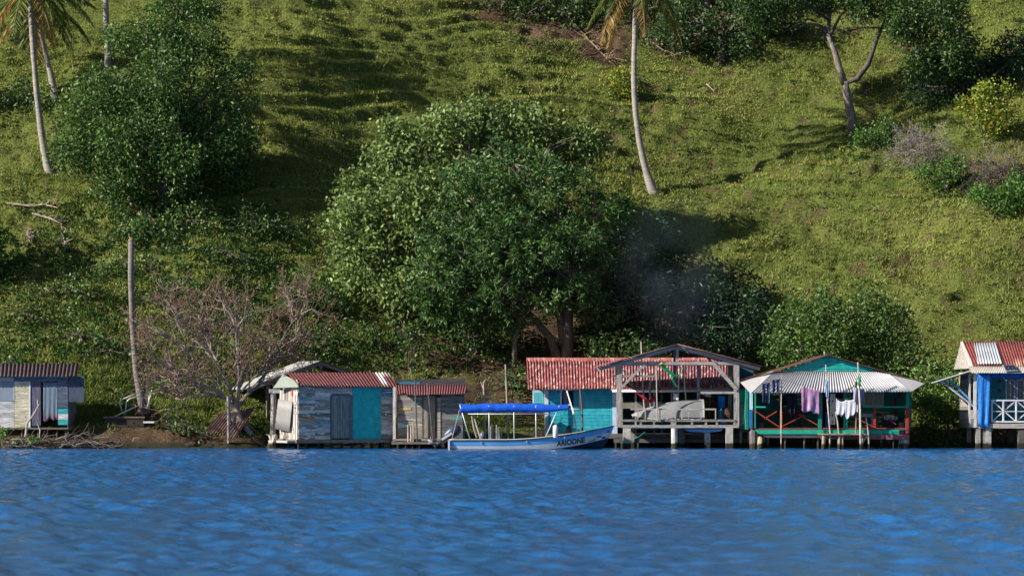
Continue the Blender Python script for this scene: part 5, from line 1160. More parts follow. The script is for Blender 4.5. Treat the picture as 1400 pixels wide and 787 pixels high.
garment('green_rag', 'green rag tied near the top of the tall jetty pole', (1173, 512), (1177, 514), -.75, 15, (.02, .38, .16), fold=.03, nf=1, hj=.5, seed=4)
garment('brown_rag', 'brown rag hanging left of the tall jetty pole', (1168, 521), (1172, 518), -.5, 20, (.30, .20, .12), fold=.03, nf=1, hj=.5, seed=6)
garment('dark_trousers', 'dark trousers hanging in the shade of the green porch', (1076, 538), (1090, 538), 1.4, 30, (.04, .04, .07), fold=.05, nf=2, hj=.5, seed=9)

# ---- boathouse odds and ends
garment('blue_towel', 'bright blue towel hanging at the back of the boathouse', (982, 540), (991, 540), 2.4, 17, (.02, .22, .68), fold=.04, nf=2)
mb = MB(); mb.cloth(P(960, 540, 2.6), P(978, 540, 2.6), 1.5, (.1, .08, .05), .03, 4, 0, cols=lambda u, v: (.22, .14, .03) if mnoise.noise(Vector((u*9, v*16, 3))) > .12 else (.03, .025, .03)); tag(mb.build('floral_curtain', M['cloth'], None, loc=tuple(P(960, 540, 2.6)), smooth=True), 'dark curtain with yellow flowers behind the skiff', 'curtain')
mb = MB(); c = P(968, 541, 2.2); mb.tube([c+Vector((0, 0, .14)), c+Vector((0, 0, .08)), c+Vector((0, 0, -.01)), c+Vector((0, 0, -.03))], [.04, .13, .15, .28], 14, (.55, .52, .42)); tag(mb.build('straw_hat', M['cloth'], None, loc=tuple(c)), 'pale straw hat hung up above the floral curtain', 'hat')
mb = MB(); mb.box(X(985, 2), X(997, 2), 1.9, 2.3, Z(579, 2), Z(574, 2), (.02, .2, .55)); tag(mb.build('blue_tub', M['plastic'], None, loc=tuple(P(991, 579, 2))), 'low blue tub on the boathouse deck', 'tub')
mb = MB(); Y = 2.3; mb.tube([P(986, 573, Y), P(986, 561, Y), P(986, 560, Y), P(986, 557, Y)], [.14, .15, .05, .05], 12, (.03, .2, .32)); tag(mb.build('water_bottle', M['plastic'], None, loc=tuple(P(986, 573, Y))), 'large blue water bottle under the blue towel', 'bottle')
mb = MB(); Y = 2.0; mb.tube([P(997, 579, Y), P(996, 566, Y), P(993, 558, Y)], [.16, .2, .08], 9, (.10, .05, .04), .15); tag(mb.build('sack', M['cloth'], None, loc=tuple(P(997, 579, Y))), 'dark bulging sack by the right boathouse post', 'sack')
def strip(name, label, pts, w, col, cat, th=.015, m='cloth'):
    mb = MB(); 
    for a, b_ in zip(pts[:-1], pts[1:]): mb.beam(a, b_, th, w, col, up=(.3, 0, 1))
    tag(mb.build(name, M[m], None, loc=tuple(pts[0])), label, cat)
def hammock():
    Y = 1.9; root = thing('hammock', 'red hammock slung under the boathouse roof', 'hammock', P(893, 551, Y)); m = MB(); path = [(868, 531), (874, 540), (882, 547), (889, 550), (895, 545), (899, 538), (903, 530)]
    vs = []; n = len(path)
    for i, (a, b_) in enumerate(path):
        w = .22*math.sin(math.pi*(i+.4)/(n-.2)); p = P(a, b_, Y)
        for k in range(7): u = k/6-.5; vs.append(p+Vector((0, u*w*3, abs(u)*w*1.3)))
    fs = [(i*7+k, (i+1)*7+k, (i+1)*7+k+1, i*7+k+1) for i in range(n-1) for k in range(6)]
    m.add(vs, fs, (.42, .03, .05)); o = m.build('cloth_bed', M['cloth'], root, smooth=True); md = o.modifiers.new('thickness', 'SOLIDIFY'); md.thickness = .02
    m = MB(); m.tube([P(848, 508, Y-.2), P(868, 531, Y)], .012, 5, (.4, .3, .28)); m.tube([P(903, 530, Y), P(898, 500, Y)], .012, 5, (.4, .3, .28)); m.build('cord', M['plain'], root)
hammock()
strip('green_cloth', 'green cloth stretched on a cord under the boathouse gable', [P(904, 499, .0), P(915, 508, .05), P(925, 516, .1)], .14, (.01, .34, .13), 'cloth')
mb = MB(); mb.tube([P(917, 511, 0), P(918, 518, 0), P(926, 528, .1)], .025, 5, (.02, .5, .2)); mb.tube([P(934, 502, 0), P(928, 516, 0)], .015, 5, (.03, .5, .25)); tag(mb.build('green_strap', M['cloth'], None, loc=tuple(P(917, 511, 0))), 'thin green straps dangling below the green cloth', 'strap')
mb = MB(); c = P(902, 498, -.05); mb.tube([c, c+Vector((.1, 0, .05)), c+Vector((.25, 0, 0))], [.03, .07, .03], 7, (.42, .34, .06)); tag(mb.build('yellow_float', M['plastic'], None, loc=tuple(c)), 'small yellow bundle on the boathouse tie beam', 'bundle')
garment('white_rag', 'small white rag hanging behind the skiff', (921, 536), (926, 537), 1.6, 9, (.7, .7, .75), fold=.02, nf=1)
pole('pale pole standing behind the skiff under the green cloth', [P(927, 550, 1.8), P(927.5, 530, 1.8), P(928, 512, 1.8)], .035, (.46, .42, .38))
pole('bamboo pole leaning behind the skiff, right of the green strap', [P(938, 548, 1.8), P(936, 525, 1.8), P(935, 500, 1.8)], .03, (.48, .42, .26))
pole('bare stick poking above the left side of the boathouse roof', [P(881, 560, 2.2), P(878, 510, 2.2), P(876.5, 467, 2.2)], .035, (.40, .34, .32))
pole('bent branch post behind the red hammock', [P(890, 556, 2.4), P(888, 530, 2.4), P(891, 512, 2.4)], .05, (.40, .37, .34), fork=True)
mb = MB(); mb.tube([P(846, 603, -.1), P(862, 602, -.3), P(873, 597, -.3), P(882, 590, .0)], .015, 5, (.03, .42, .28)); tag(mb.build('mooring_rope', M['plain'], None, loc=tuple(P(846, 603, -.1))), 'green mooring rope sagging past the left concrete post', 'rope')
def kayak():
    Y = 1.2; m = MB(); m.tube([P(936, 587, Y), P(942, 587.5, Y), P(965, 588, Y), P(984, 587, Y), P(988, 586, Y)], [.03, .08, .1, .08, .03], 8, (.16, .33, .60)); tag(m.build('blue_pipe', M['plastic'], None, loc=tuple(P(936, 587, Y)), smooth=True), 'pale blue tube slung under the boathouse deck', 'pipe')
kayak()

# ---- right house
def right_house():
    Y = 1.0; x = lambda p: X(p, Y); z = lambda p: Z(p, Y); f0 = z(578)
    root = thing('white_blue_house', 'white and blue stilt house at the right edge with a patched rusty roof', 'house', (x(1400), Y+2, 0))
    XR = 1520
    def rc(u, v):
        n = mnoise.noise(Vector((u*60, v*5, 1)))
        if .30 < u < .42 and (int(v*11) % 2 == 0) and n > -.15: return (.55, .36, .22)
        if u > .46 and (int(v*9+u*20) % 3 == 0) and n > 0: return (.50, .30, .18)
        return (.22, .06, .055)
    Yr = Y+2.6
    # main slope of the roof: three strips so the patches are separate sheets
    r = MB(); r.corr(P(1331, 500, Y-.1), P(XR, 500, Y-.1), P(XR, 466.5, Yr), P(1316, 466.5, Yr), .13, .02, cols=rc, seg=8); r.build('roof', mat('striped_rusty_roof', rough=.65, nscale=3, namt=.3, rust=[((.40, .20, .12), 4, .62, .05, (1, 1, 1))]), root, smooth=True)
    r = MB(); r.slab(P(XR, 500, Y+6), P(1331, 500, Y+6), P(1316, 466.5, Yr), P(XR, 466.5, Yr), .02, (.25, .1, .09)); r.build('roof', M['plum_sheet'], root)
    r = MB(); o = Vector((0, -.05, .04)); r.corr(P(1337, 498.5, Y-.02)+o, P(1371, 498, Y-.02)+o, P(1362, 469, Yr-.2)+o, P(1331, 470, Yr-.2)+o, .13, .02, (.50, .52, .56)); r.build('roof_patch', M['metal'], root, smooth=True)
    r = MB(); r.corr(P(1328, 509.5, Y-.75), P(XR, 509.5, Y-.75), P(XR, 500.5, Y-.12), P(1324, 500.5, Y-.12), .08, .012, (.48, .44, .39)); r.build('front_awning', M['white_sheet'], root, smooth=True)
    g = MB(); a = P(1314, 467, Yr)
    g.add([Vector((x(1327), Y+.1, z(503))), Vector((x(1327), Y+5, z(503))), Vector((x(1326), Y+2.6, a.z)), Vector((x(1327)+.04, Y+.1, z(503))), Vector((x(1327)+.04, Y+5, z(503))), Vector((x(1326)+.04, Y+2.6, a.z))], [(0, 2, 1), (3, 4, 5), (0, 1, 4, 3), (1, 2, 5, 4), (0, 3, 5, 2)], (.34, .31, .29)); g.build('gable', M['wood'], root)
    r = MB(); r.slab(P(1313, 467, Yr), P(1326, 502, Y-.1), P(1331, 502, Y-.1), P(1318, 466.5, Yr), .03, (.60, .56, .55)); r.build('barge_board', M['paint'], root)
    # side lean roof
    r = MB(); r.slab(P(1273, 522.5, Y-.2), P(1326, 506, Y-.3), P(1330, 506, Y+3.0), P(1280, 522.5, Y+3.0), .05, (.60, .58, .56)); r.build('side_awning', M['white_sheet'], root)
    for (a_, b_, c_) in (((1286, 520, Y), (1332, 556, Y), (.42, .46, .52)), ((1296, 517, Y+.1), (1336, 556, Y+.1), (.10, .30, .60)), ((1290, 520, Y+2.6), (1330, 560, Y+2.6), (.42, .46, .52))):
        r = MB(); r.beam(P(*a_), P(*b_), .07, .08, c_); r.build('brace', M['wood'], root)
    # walls
    w = MB(); w.box(x(1325), x(1327), Y-.02, Y+.2, z(584), z(508), (.46, .42, .44)); w.box(x(1331), x(1335), Y-.05, Y+.1, z(584), z(508), (.62, .60, .60)); w.build('corner_post', M['vwood'], root)
    w = MB(); T = Matrix.Translation(Vector((x(1328), Y, 0))) @ Matrix.Rotation(R(-90), 4, 'Z'); w.T = T; boards(w, -3.4, -.2, z(584), z(508), 0, .2, PALEWOOD, a=.1); w.T = None
    boards(w, x(1327), x(1337), z(584), z(560), Y-.01, .2, PALEWOOD, a=.1); w.build('side_wall', M['wood'], root)
    Yk = Y+1.6; w = MB(); boards(w, X(1338, Yk), X(XR, Yk), Z(580, Yk), Z(500, Yk), Yk, .2, [(.02, .22, .26), (.02, .25, .30)], a=.06); w.build('front_wall', M['paint'], root)
    for a_, b_ in ((1376, 1386), (1391, 1408), (1430, 1450)): window(root, None, X(a_, Yk), X(b_, Yk), Z(553, Yk), Z(520, Yk), Yk-.035, (.42, .48, .62), (.03, .06, .10), .06, True)
    t = MB(); t.box(x(1354), x(XR), Y-.1, Y+.05, z(516), z(510.2), (.02, .10, .40)); t.build('valance', M['paint'], root)
    # railing
    WH = (.66, .66, .70); yr = Y-.02
    b = MB(); b.box(x(1355), x(XR), yr-.03, yr+.03, z(548), z(546), WH); b.build('top_rail', M['paint'], root)
    b = MB(); b.box(x(1355), x(XR), yr-.028, yr+.028, z(577), z(575), WH); b.box(x(1356), x(XR), yr-.02, yr+.02, z(562.5), z(561.5), WH); b.build('bottom_rail', M['paint'], root)
    for k, p in enumerate((1356, 1371.5, 1389, 1406, 1423, 1440)):
        b = MB(); b.box(x(p)-.035, x(p)+.035, yr-.032, yr+.032, z(574.9), z(548.1), WH); b.build('rail_post', M['paint'], root)
    b = MB()
    for i, (p, q_) in enumerate(((1357, 1388), (1390, 1422), (1424, 1456))):
        b.beam(P(p, 548, yr+.01), P(q_, 575, yr+.01), .02, .045, WH); b.beam(P(p, 575, yr+.035), P(q_, 548, yr+.035), .02, .045, WH)
    b.build('cross_braces', M['paint'], root)
    b = MB(); b.box(x(1338), x(XR), Y-.1, Y+.02, z(585), z(578.5), (.44, .38, .35)); b.box(x(1325), x(XR), Y+.03, Y+4.5, z(583), z(579), (.2, .18, .17)); b.build('floor', M['wood'], root)
    for p, ww, cc in ((1337.5, .10, (.34, .32, .27)), (1346, .06, (.30, .28, .25)), (1351.5, .12, (.40, .38, .35)), (1396, .13, (.12, .11, .10)), (1440, .13, (.2, .2, .2))):
        for dy in (0, 2.6):
            b = MB(); b.box(x(p)-ww, x(p)+ww, Y+dy-ww+.1, Y+dy+ww+.1, -.7, z(585.2), cc); b.build('stilt', M['concrete'], root)
right_house()
Y = .85; mb = MB(); mb.cloth(P(1336, 510, Y), P(1354, 511, Y), 73/F*(D+Y), (.03, .22, .66), .025, 1.6, .0, taper=.22, hj=.05, seed=4); tag(mb.build('blue_tarp', mat('tarp', rough=.45, nscale=6, namt=.2, bump=.6, spec=.4, transl=.1), None, loc=tuple(P(1336, 510, Y)), smooth=True), 'bright blue tarpaulin hanging down the corner of the right house', 'tarp')
root = thing('solar_panel', 'small dark solar panel on the awning edge of the right house', 'solar panel', P(1380, 502, .3))
mb = MB(); mb.slab(P(1374, 507, .2), P(1392, 506, .2), P(1387, 498.5, .75), P(1370.5, 498.5, .75), .03, (.5, .5, .52)); mb.build('frame', M['metal'], root)
mb = MB(); n_ = Vector((0, -.02, .02))
for i in range(3):
    for j in range(2):
        A_, B_, C_, D_ = P(1374.6, 506.5, .22), P(1391.2, 505.6, .22), P(1386.4, 499, .72), P(1371.3, 499, .72)
        f = lambda u, v: (A_.lerp(B_, u)).lerp(D_.lerp(C_, u), v)+n_
        mb.add([f(i/3+.02, j/2+.03), f((i+1)/3-.02, j/2+.03), f((i+1)/3-.02, (j+1)/2-.03), f(i/3+.02, (j+1)/2-.03)], [(0, 1, 2, 3)], (.02, .03, .06))
mb.build('cells', M['glass'], root)
Yk = 2.55
star('upper red ornament on the blue wall of the right house', 1367, 521, Yk, .12); star('lower red ornament on the blue wall of the right house', 1367, 534, Yk, .12)

# ---- boat
def hull_fn(L, x0, Yc, zg, hbmax, rake=.75):
    def hb(t, s):      # half beam at station t, height fraction s
        e = 1 if t < .45 else max(0, 1-((t-.45)/.55)**2.1)
        return hbmax*(.90+.1*min(1, t/.3))*e*(.62+.38*s**.6)+.02
    def pt(t, s, side=-1, off=0.0):
        zz = -.3*(1-.0*t)+(zg(t)+.3)*s
        xx = x0+t*(L-rake*(1-s)**1.3*(t**2))
        return Vector((xx, Yc+side*(hb(t, s)+off), zz))
    return pt
def tour_boat():
    Yc = -.9; Yn = Yc-.85; x0 = X(614, Yn); L = X(839, Yc)-x0
    root = thing('tour_boat', 'long light blue and grey open motorboat with a blue canopy moored before the houses', 'boat', (x0+L/2, Yc, 0))
    zg = lambda t: .40+.02*t+.62*max(0, (t-.35)/.65)**1.7
    pt = hull_fn(L, x0, Yc, zg, .86)
    nu, ns = 40, 10; mb = MB(); vs = []
    for i in range(nu+1):
        t = i/nu; row = [pt(t, j/ns, -1) for j in range(ns, -1, -1)]+[pt(t, j/ns, 1) for j in range(ns+1)]
        vs += row
    w = 2*(ns+1); fs = [(i*w+j+1, (i+1)*w+j+1, (i+1)*w+j, i*w+j) for i in range(nu) for j in range(w-1)]+[tuple(range(w))]
    mb.add(vs, fs, (.60, .62, .65)); hull = mb.build('hull', M['cleanpaint'], root, smooth=True)
    md = hull.modifiers.new('thickness', 'SOLIDIFY'); md.thickness = .035; md.offset = 1 if False else -1
    def band(name, s0, s1, col, off, parent=root, t0=0, t1=1.0, m='cleanpaint'):
        b = MB(); vs = []
        for side in (-1, 1):
            b2 = []
            for i in range(41):
                t = t0+(t1-t0)*i/40; a, c_ = s0(t), s1(t)
                b2 += [pt(t, a, side, off), pt(t, (a+c_)/2, side, off), pt(t, c_, side, off)]
            b.add(b2, [(i*3+k, (i+1)*3+k, (i+1)*3+k+1, i*3+k+1) for i in range(40) for k in range(2)], col)
        return b.build(name, M[m], parent, smooth=True)
    H_ = lambda t: zg(t)+.3
    band('blue_stripe', lambda t: 1-.23/H_(t)-.02*t, lambda t: 1-.035/H_(t), (.11, .38, .74), .008)
    band('bottom_paint', lambda t: 0, lambda t: (.31+.50*max(0, (t-.62)/.38)**1.5)/H_(t), (.012, .014, .03), .009)
    band('boot_stripe', lambda t: (.312+.50*max(0, (t-.62)/.38)**1.5)/H_(t), lambda t: (.335+.50*max(0, (t-.62)/.38)**1.5)/H_(t), (.60, .58, .52), .010)
    for side in (-1, 1):
        b = MB(); b.tube([pt(t, 1, side, .012) for t in [i/40 for i in range(41)]], .028, 6, (.05, .05, .06)); b.build('rub_rail', M['plastic'], root, smooth=True)
    b = MB(); b.tube([pt(t, 1, -1, -.03)+Vector((0, 0, .035)) for t in [i/30*.84 for i in range(31)]], .022, 5, (.62, .62, .56)); b.build('gunwale_trim', M['cleanpaint'], root, smooth=True)
    # floor, benches, foredeck
    b = MB(); b.box(x0+.1, x0+L*.62, Yc-.62, Yc+.62, .04, .07, (.25, .3, .33)); b.build('deck', M['paint'], root)
    for t in (.2, .32, .44, .56):
        b = MB(); b.box(x0+t*L-.13, x0+t*L+.13, Yc-.66, Yc+.66, .30, .35, (.06, .22, .5)); b.box(x0+t*L-.1, x0+t*L+.1, Yc-.5, Yc+.5, .073, .296, (.3, .3, .32)); b.build('bench', M['paint'], root)
    b = MB(); vs = []
    for i in range(13):
        t = .72+.27*i/12; a = pt(t, .985, -1, -.02); c_ = pt(t, .985, 1, -.02); vs += [a, (a+c_)/2+Vector((0, 0, .03)), c_]
    b.add(vs, [(i*3+k, (i+1)*3+k, (i+1)*3+k+1, i*3+k+1) for i in range(12) for k in range(2)], (.52, .24, .15)); b.build('foredeck', M['paint'], root, smooth=True)
    b = MB(); a = pt(0, 1, -1); b.box(a.x-.05, a.x+.03, Yc-.84, Yc+.84, -.2, .40, (.55, .57, .58)); b.build('transom', M['cleanpaint'], root)
    # canopy
    cx0, cx1 = X(629, Yc), X(778, Yc); b = MB(); vs = []; nx = 60; prof = [(-.84, -.33), (-.83, -.15), (-.80, -.03), (-.55, .03), (-.25, .06), (0, .07), (.25, .06), (.55, .03), (.80, -.03), (.83, -.15), (.84, -.34)]
    bows = [0, .245, .49, .70, 1.0]
    for i in range(nx+1):
        u = i/nx; X_ = cx0+(cx1-cx0)*u; zt = Z(553.5, Yc)+.05*math.sin(u*math.pi)-.02*u
        sagk = min(abs(u-q_) for q_ in bows)
        for y_, dz in prof:
            low = dz < -.1
            k = 1.0 if not low else (1-.5*max(0, (u-.8)/.2) + .08*mnoise.noise(Vector((u*14, y_, 2))))
            vs.append((X_, Yc+y_*(1+.03*mnoise.noise(Vector((u*18, dz*3, 7)))), zt+dz*k-.06*min(1, sagk*10)*(1-abs(y_))))
    m_ = len(prof); b.add(vs, [(i*m_+j, (i+1)*m_+j, (i+1)*m_+j+1, i*m_+j+1) for i in range(nx) for j in range(m_-1)], (.015, .11, .62))
    o = b.build('canopy', mat('canopy_cloth', rough=.8, nscale=5, namt=.15, bump=.3, spec=.1, transl=.12), root, smooth=True); md = o.modifiers.new('thickness', 'SOLIDIFY'); md.thickness = .012
    PW = (.66, .66, .66); zc = Z(554, Yc)
    for (pa, ya, pb, yb) in ((643, 601, 629, 562), (669, 600, 668.5, 562), (703, 599, 702.5, 561), (733, 597.5, 732.5, 561), (744, 596, 765, 564)):
        for side in (-1, 1):
            b = MB(); off = Yc+side*.80
            b.tube([Vector((X(pa, off), off, zg(.3)-.0)), Vector((X(pb, off), off, zc))], .024, 6, PW); b.build('canopy_post', M['metal'], root, smooth=True)
    b = MB()
    for q_ in bows:
        X_ = cx0+(cx1-cx0)*q_; b.tube([(X_, Yc-.80, zc), (X_, Yc-.5, zc+.05), (X_, Yc, zc+.08), (X_, Yc+.5, zc+.05), (X_, Yc+.80, zc)], .016, 5, PW)
    b.tube([P(640, 565.5, Yc-.8), P(760, 565.5, Yc-.8)], .018, 5, PW); b.build('canopy_frame', M['metal'], root, smooth=True)
    b = MB(); b.tube([P(776, 557, Yc), P(796, 577, Yc), P(818, 587, Yc)], .010, 4, (.45, .42, .35)); b.tube([P(776, 557, Yc-.3), P(763, 582, Yc-.3)], .008, 4, (.1, .1, .1)); b.tube([P(777, 559, Yc-.2), P(777.5, 583, Yc-.2)], .008, 4, (.1, .1, .1)); b.tube([P(628, 560, Yc-.6), P(618, 599, Yc-.6)], .012, 5, (.5, .45, .38)); b.build('stay_rope', M['plain'], root)
    # cleats
    for t in (.195, .47, .70):
        p = pt(t, 1-.10/H_(t), -1, .02); b = MB(); b.box(p.x-.02, p.x+.02, p.y-.02, p.y+.0, p.z-.05, p.z+.05, (.45, .36, .2)); b.box(p.x-.05, p.x+.05, p.y-.022, p.y-.0015, p.z+.01, p.z+.03, (.45, .36, .2)); b.build('cleat', M['metal'], root)
    # fuel can / items
    # writing
    def letter(txt, px0, py0, px1, py1, hpx, col, name):
        cu = bpy.data.curves.new('t', 'FONT'); cu.body = txt; cu.size = 1; cu.offset = .03 if hpx > 5 else .01; cu.extrude = 0; cu.resolution_u = 3
        to = bpy.data.objects.new('t', cu); COL.objects.link(to); bpy.context.view_layer.update()
        me = bpy.data.meshes.new_from_object(to.evaluated_get(bpy.context.evaluated_depsgraph_get()))
        bpy.data.objects.remove(to); V = np.array([v.co[:] for v in me.vertices])
        u = (V[:, 0]-V[:, 0].min())/(V[:, 0].max()-V[:, 0].min()); v = V[:, 1]/V[:, 1].max()
        mb = MB(); vs = []
        for a, b_ in zip(u, v):
            X_ = X(px0+(px1-px0)*a+.2*b_, Yn); Z_ = Z(py0+(py1-py0)*a-hpx*b_, Yn)
            t = min(1, max(0, (X_-x0)/L)); s = 1.0
            for _ in range(8):
                s = (Z_+.3)/H_(t); s_ = min(1, max(0, s)); t = min(1, (X_-x0)/(L-.75*(1-s_)**1.3*t**2))
            y_ = pt(t, s_, -1, .014).y
            k = (D+y_)/(D+Yn); vs.append((X_, y_, Z_))
        mb.add(vs, [tuple(p.vertices) for p in me.polygons], col); return mb.build(name, M['plain'], hull)
    letter('ARIODNE', 761, 610, 800, 604.5, 7.4, (.03, .03, .035), 'lettering')
    letter('LA PART', 804, 605.2, 815, 602.2, 3.0, (.12, .12, .14), 'lettering')
    letter('LF', 823.5, 592, 828, 591, 2.2, (.6, .6, .6), 'lettering')
    def patch(pxs, col, name):
        mb = MB(); vs = []
        for a, b_ in pxs:
            X_ = X(a, Yc-.3); Z_ = Z(b_, Yc-.3); t = min(1, (X_-x0)/L)
            for _ in range(8):
                s_ = min(1, max(0, (Z_+.3)/H_(t))); t = min(1, (X_-x0)/(L-.75*(1-s_)**1.3*t**2))
            vs.append((X_, pt(t, s_, -1, .016).y, Z_))
        mb.add(vs, [tuple(range(len(vs)-1, -1, -1))], col); mb.build(name, M['plain'], hull)
    patch([(816, 595.8), (822.5, 595), (822.5, 597), (816, 597.8)], (.40, .02, .03), 'painted_flag')
    patch([(823, 597), (828, 596.2), (828, 599), (823, 600)], (.03, .12, .42), 'painted_flag')
    patch([(829, 590), (832, 588.3), (835, 589.6), (832, 591.3)], (.5, .02, .03), 'painted_diamond')
    return root, pt
boat, bpt = tour_boat()
# fender, can, outboard
Y = -1.95; mb = MB(); c = P(759.5, 598, Y); mb.tube([c-Vector((0, 0, .02)), c+Vector((0, 0, .03)), c+Vector((0, 0, .3)), c+Vector((0, 0, .52)), c+Vector((0, 0, .57))], [.06, .115, .12, .115, .05], 14, (.72, .68, .64)); mb.tube([c+Vector((0, 0, .55)), c+Vector((0, .2, .62))], .012, 5, (.3, .3, .3)); tag(mb.build('boat_fender', M['plastic'], None, loc=tuple(c), smooth=True), 'white fender hanging over the side of the blue canopy boat', 'fender')
Y = -1.0; mb = MB(); c = P(778, 592, Y); mb.tube([c, c+Vector((0, 0, .22)), c+Vector((0, 0, .32)), c+Vector((0, 0, .38))], [.13, .13, .07, .03], 10, (.02, .025, .04)); tag(mb.build('hanging_lantern', M['plastic'], None, loc=tuple(c)), 'black lantern-shaped bundle hanging at the bow of the canopy boat', 'bundle')
def outboard():
    Y = -.9; root = thing('outboard_motor', 'big dark outboard motor tilted up at the stern of the canopy boat', 'outboard motor', P(612, 600, Y))
    q = lambda a, b_, y=0: P(a, b_, Y+y); m = MB(); a = q(607, 599); b_ = q(630, 585); n = 8; ax = (b_-a)
    pts = [a+ax*(i/n) for i in range(n+1)]; m.tube([p+Vector((0, 0, .06*math.sin(math.pi*i/n))) for i, p in enumerate(pts)], [.12, .19, .22, .25, .27, .27, .25, .2, .10], 12, (.035, .055, .10)); m.build('cowling', M['plastic'], root, smooth=True)
    m = MB(); m.beam(q(604, 600.5, -.27), q(618, 591.5, -.27), .01, .10, (.45, .47, .5)); m.build('cowling_stripe', M['plain'], root)
    m = MB(); m.tube([q(610, 600), q(600, 606), q(592, 609)], [.12, .09, .07], 9, (.03, .03, .035)); m.tube([q(604, 603), q(606, 612)], [.07, .05], 7, (.03, .03, .035)); m.build('leg_housing', M['plastic'], root, smooth=True)
    m = MB(); m.tube([q(595, 606), q(589, 603), q(585, 601)], [.07, .08, .03], 9, (.25, .25, .26)); m.box(q(588, 600).x-.1, q(588, 600).x+.14, Y-.12, Y+.12, q(588, 606).z, q(588, 605).z, (.2, .2, .21)); m.build('gearcase', M['metal'], root, smooth=True)
    m = MB(); c = q(590, 602)
    for k in range(3):
        an = k*2.09+.4; d = Vector((-.35*math.cos(an), math.sin(an)*.3, math.cos(an))).normalized(); s = d.cross(Vector((1, 0, .4))).normalized()
        m.add([c+d*.03-s*.03, c+d*.10-s*.08, c+d*.19-s*.02, c+d*.18+s*.06, c+d*.06+s*.05, c+d*.03-s*.03+Vector((.015, 0, 0)), c+d*.10-s*.08+Vector((.015, 0, 0)), c+d*.19-s*.02+Vector((.015, 0, 0)), c+d*.18+s*.06+Vector((.015, 0, 0)), c+d*.06+s*.05+Vector((.015, 0, 0))],
              [(0, 1, 2, 3, 4), (9, 8, 7, 6, 5), (0, 5, 6, 1), (1, 6, 7, 2), (2, 7, 8, 3), (3, 8, 9, 4), (4, 9, 5, 0)], (.6, .58, .55))
    m.build('propeller', M['metal'], root)
outboard()
def small_motor():
    Y = 1.2; q = lambda a, b_: P(a, b_, Y); root = thing('spare_motor', 'small grey motor standing between the canopy boat posts at the stern', 'outboard motor', q(655, 600)); m = MB()
    m.tube([q(652, 598), q(648, 585), q(645, 568)], [.04, .05, .04], 7, (.34, .30, .26)); m.tube([q(657, 599), q(652, 583), q(649, 572)], [.04, .04, .03], 7, (.5, .47, .45)); m.build('shaft', M['metal'], root)
    m = MB(); c = q(660, 596); m.tube([c-Vector((0, 0, .16)), c, c+Vector((0, 0, .15)), c+Vector((0, 0, .2))], [.1, .16, .12, .04], 10, (.12, .13, .16)); m.build('cowling', M['plastic'], root, smooth=True)
small_motor()

# brown boards piled behind the boat
def lumber():
    Y = 3.4; root = thing('plank_pile', 'pile of reddish planks on the bank behind the canopy boat', 'planks', P(725, 590, Y))
    for k in range(16):
        m = MB(); a = random.uniform(700, 712); b_ = random.uniform(738, 744); y0 = 586-k*1.6; o = random.uniform(-.3, .3)
        m.beam(P(a, y0+random.uniform(-3, 3), Y+o), P(b_, y0+random.uniform(-3, 3), Y+o+.2), .16, .04, pick([(.24, .08, .055), (.30, .12, .08), (.16, .06, .05)])); m.build('plank', M['wood'], root)
lumber()
def fence_stakes():
    Y = 2.2; root = thing('stake_fence', 'short grey stakes standing on the bank behind the canopy boat', 'stakes', P(678, 600, Y))
    for k, p in enumerate((671, 673.5, 676, 678.5, 681, 683, 685.5)):
        m = MB(); m.tube([P(p, 604, Y)-Vector((0, 0, .5)), P(p+.3, random.uniform(578, 586), Y)], [.035, .03], 6, pick([(.3, .28, .25), (.22, .2, .18)])); m.build('stake', M['bark'], root)
fence_stakes()
# low bank wall logs right/left and rocks at the waterline
def rock(label, px, py, Y, r, col, sx=1.4):
    c = P(px, py, Y); m = MB(); n = 10; vs = []
    for i in range(7):
        th = math.pi*i/6
        for k in range(n):
            a = 2*math.pi*k/n; d = Vector((math.cos(a)*math.sin(th)*sx, math.sin(a)*math.sin(th), math.cos(th)*.8)); vs.append(c+d*r*(1+.35*mnoise.noise(d*1.8+c)))
    m.add(vs, [(i*n+k, i*n+(k+1) % n, (i+1)*n+(k+1) % n, (i+1)*n+k) for i in range(6) for k in range(n)], col)
    tag(m.build('rock', M['concrete'], None, loc=tuple(c)), label, 'rock', 'rocks along the shore')
rock('big brown boulder in the mud bank below the concrete trough', 190, 603, 2.6, .42, (.16, .12, .09))
rock('dark boulder at the waterline left of the mud bank boulder', 160, 606, 2.4, .28, (.10, .08, .065))
rock('rounded boulder at the foot of the broken palm roots', 215, 604, 2.5, .34, (.12, .09, .07))
rock('low rock at the waterline left of the rusty sheet', 262, 609, 2.2, .2, (.13, .09, .07), 2)
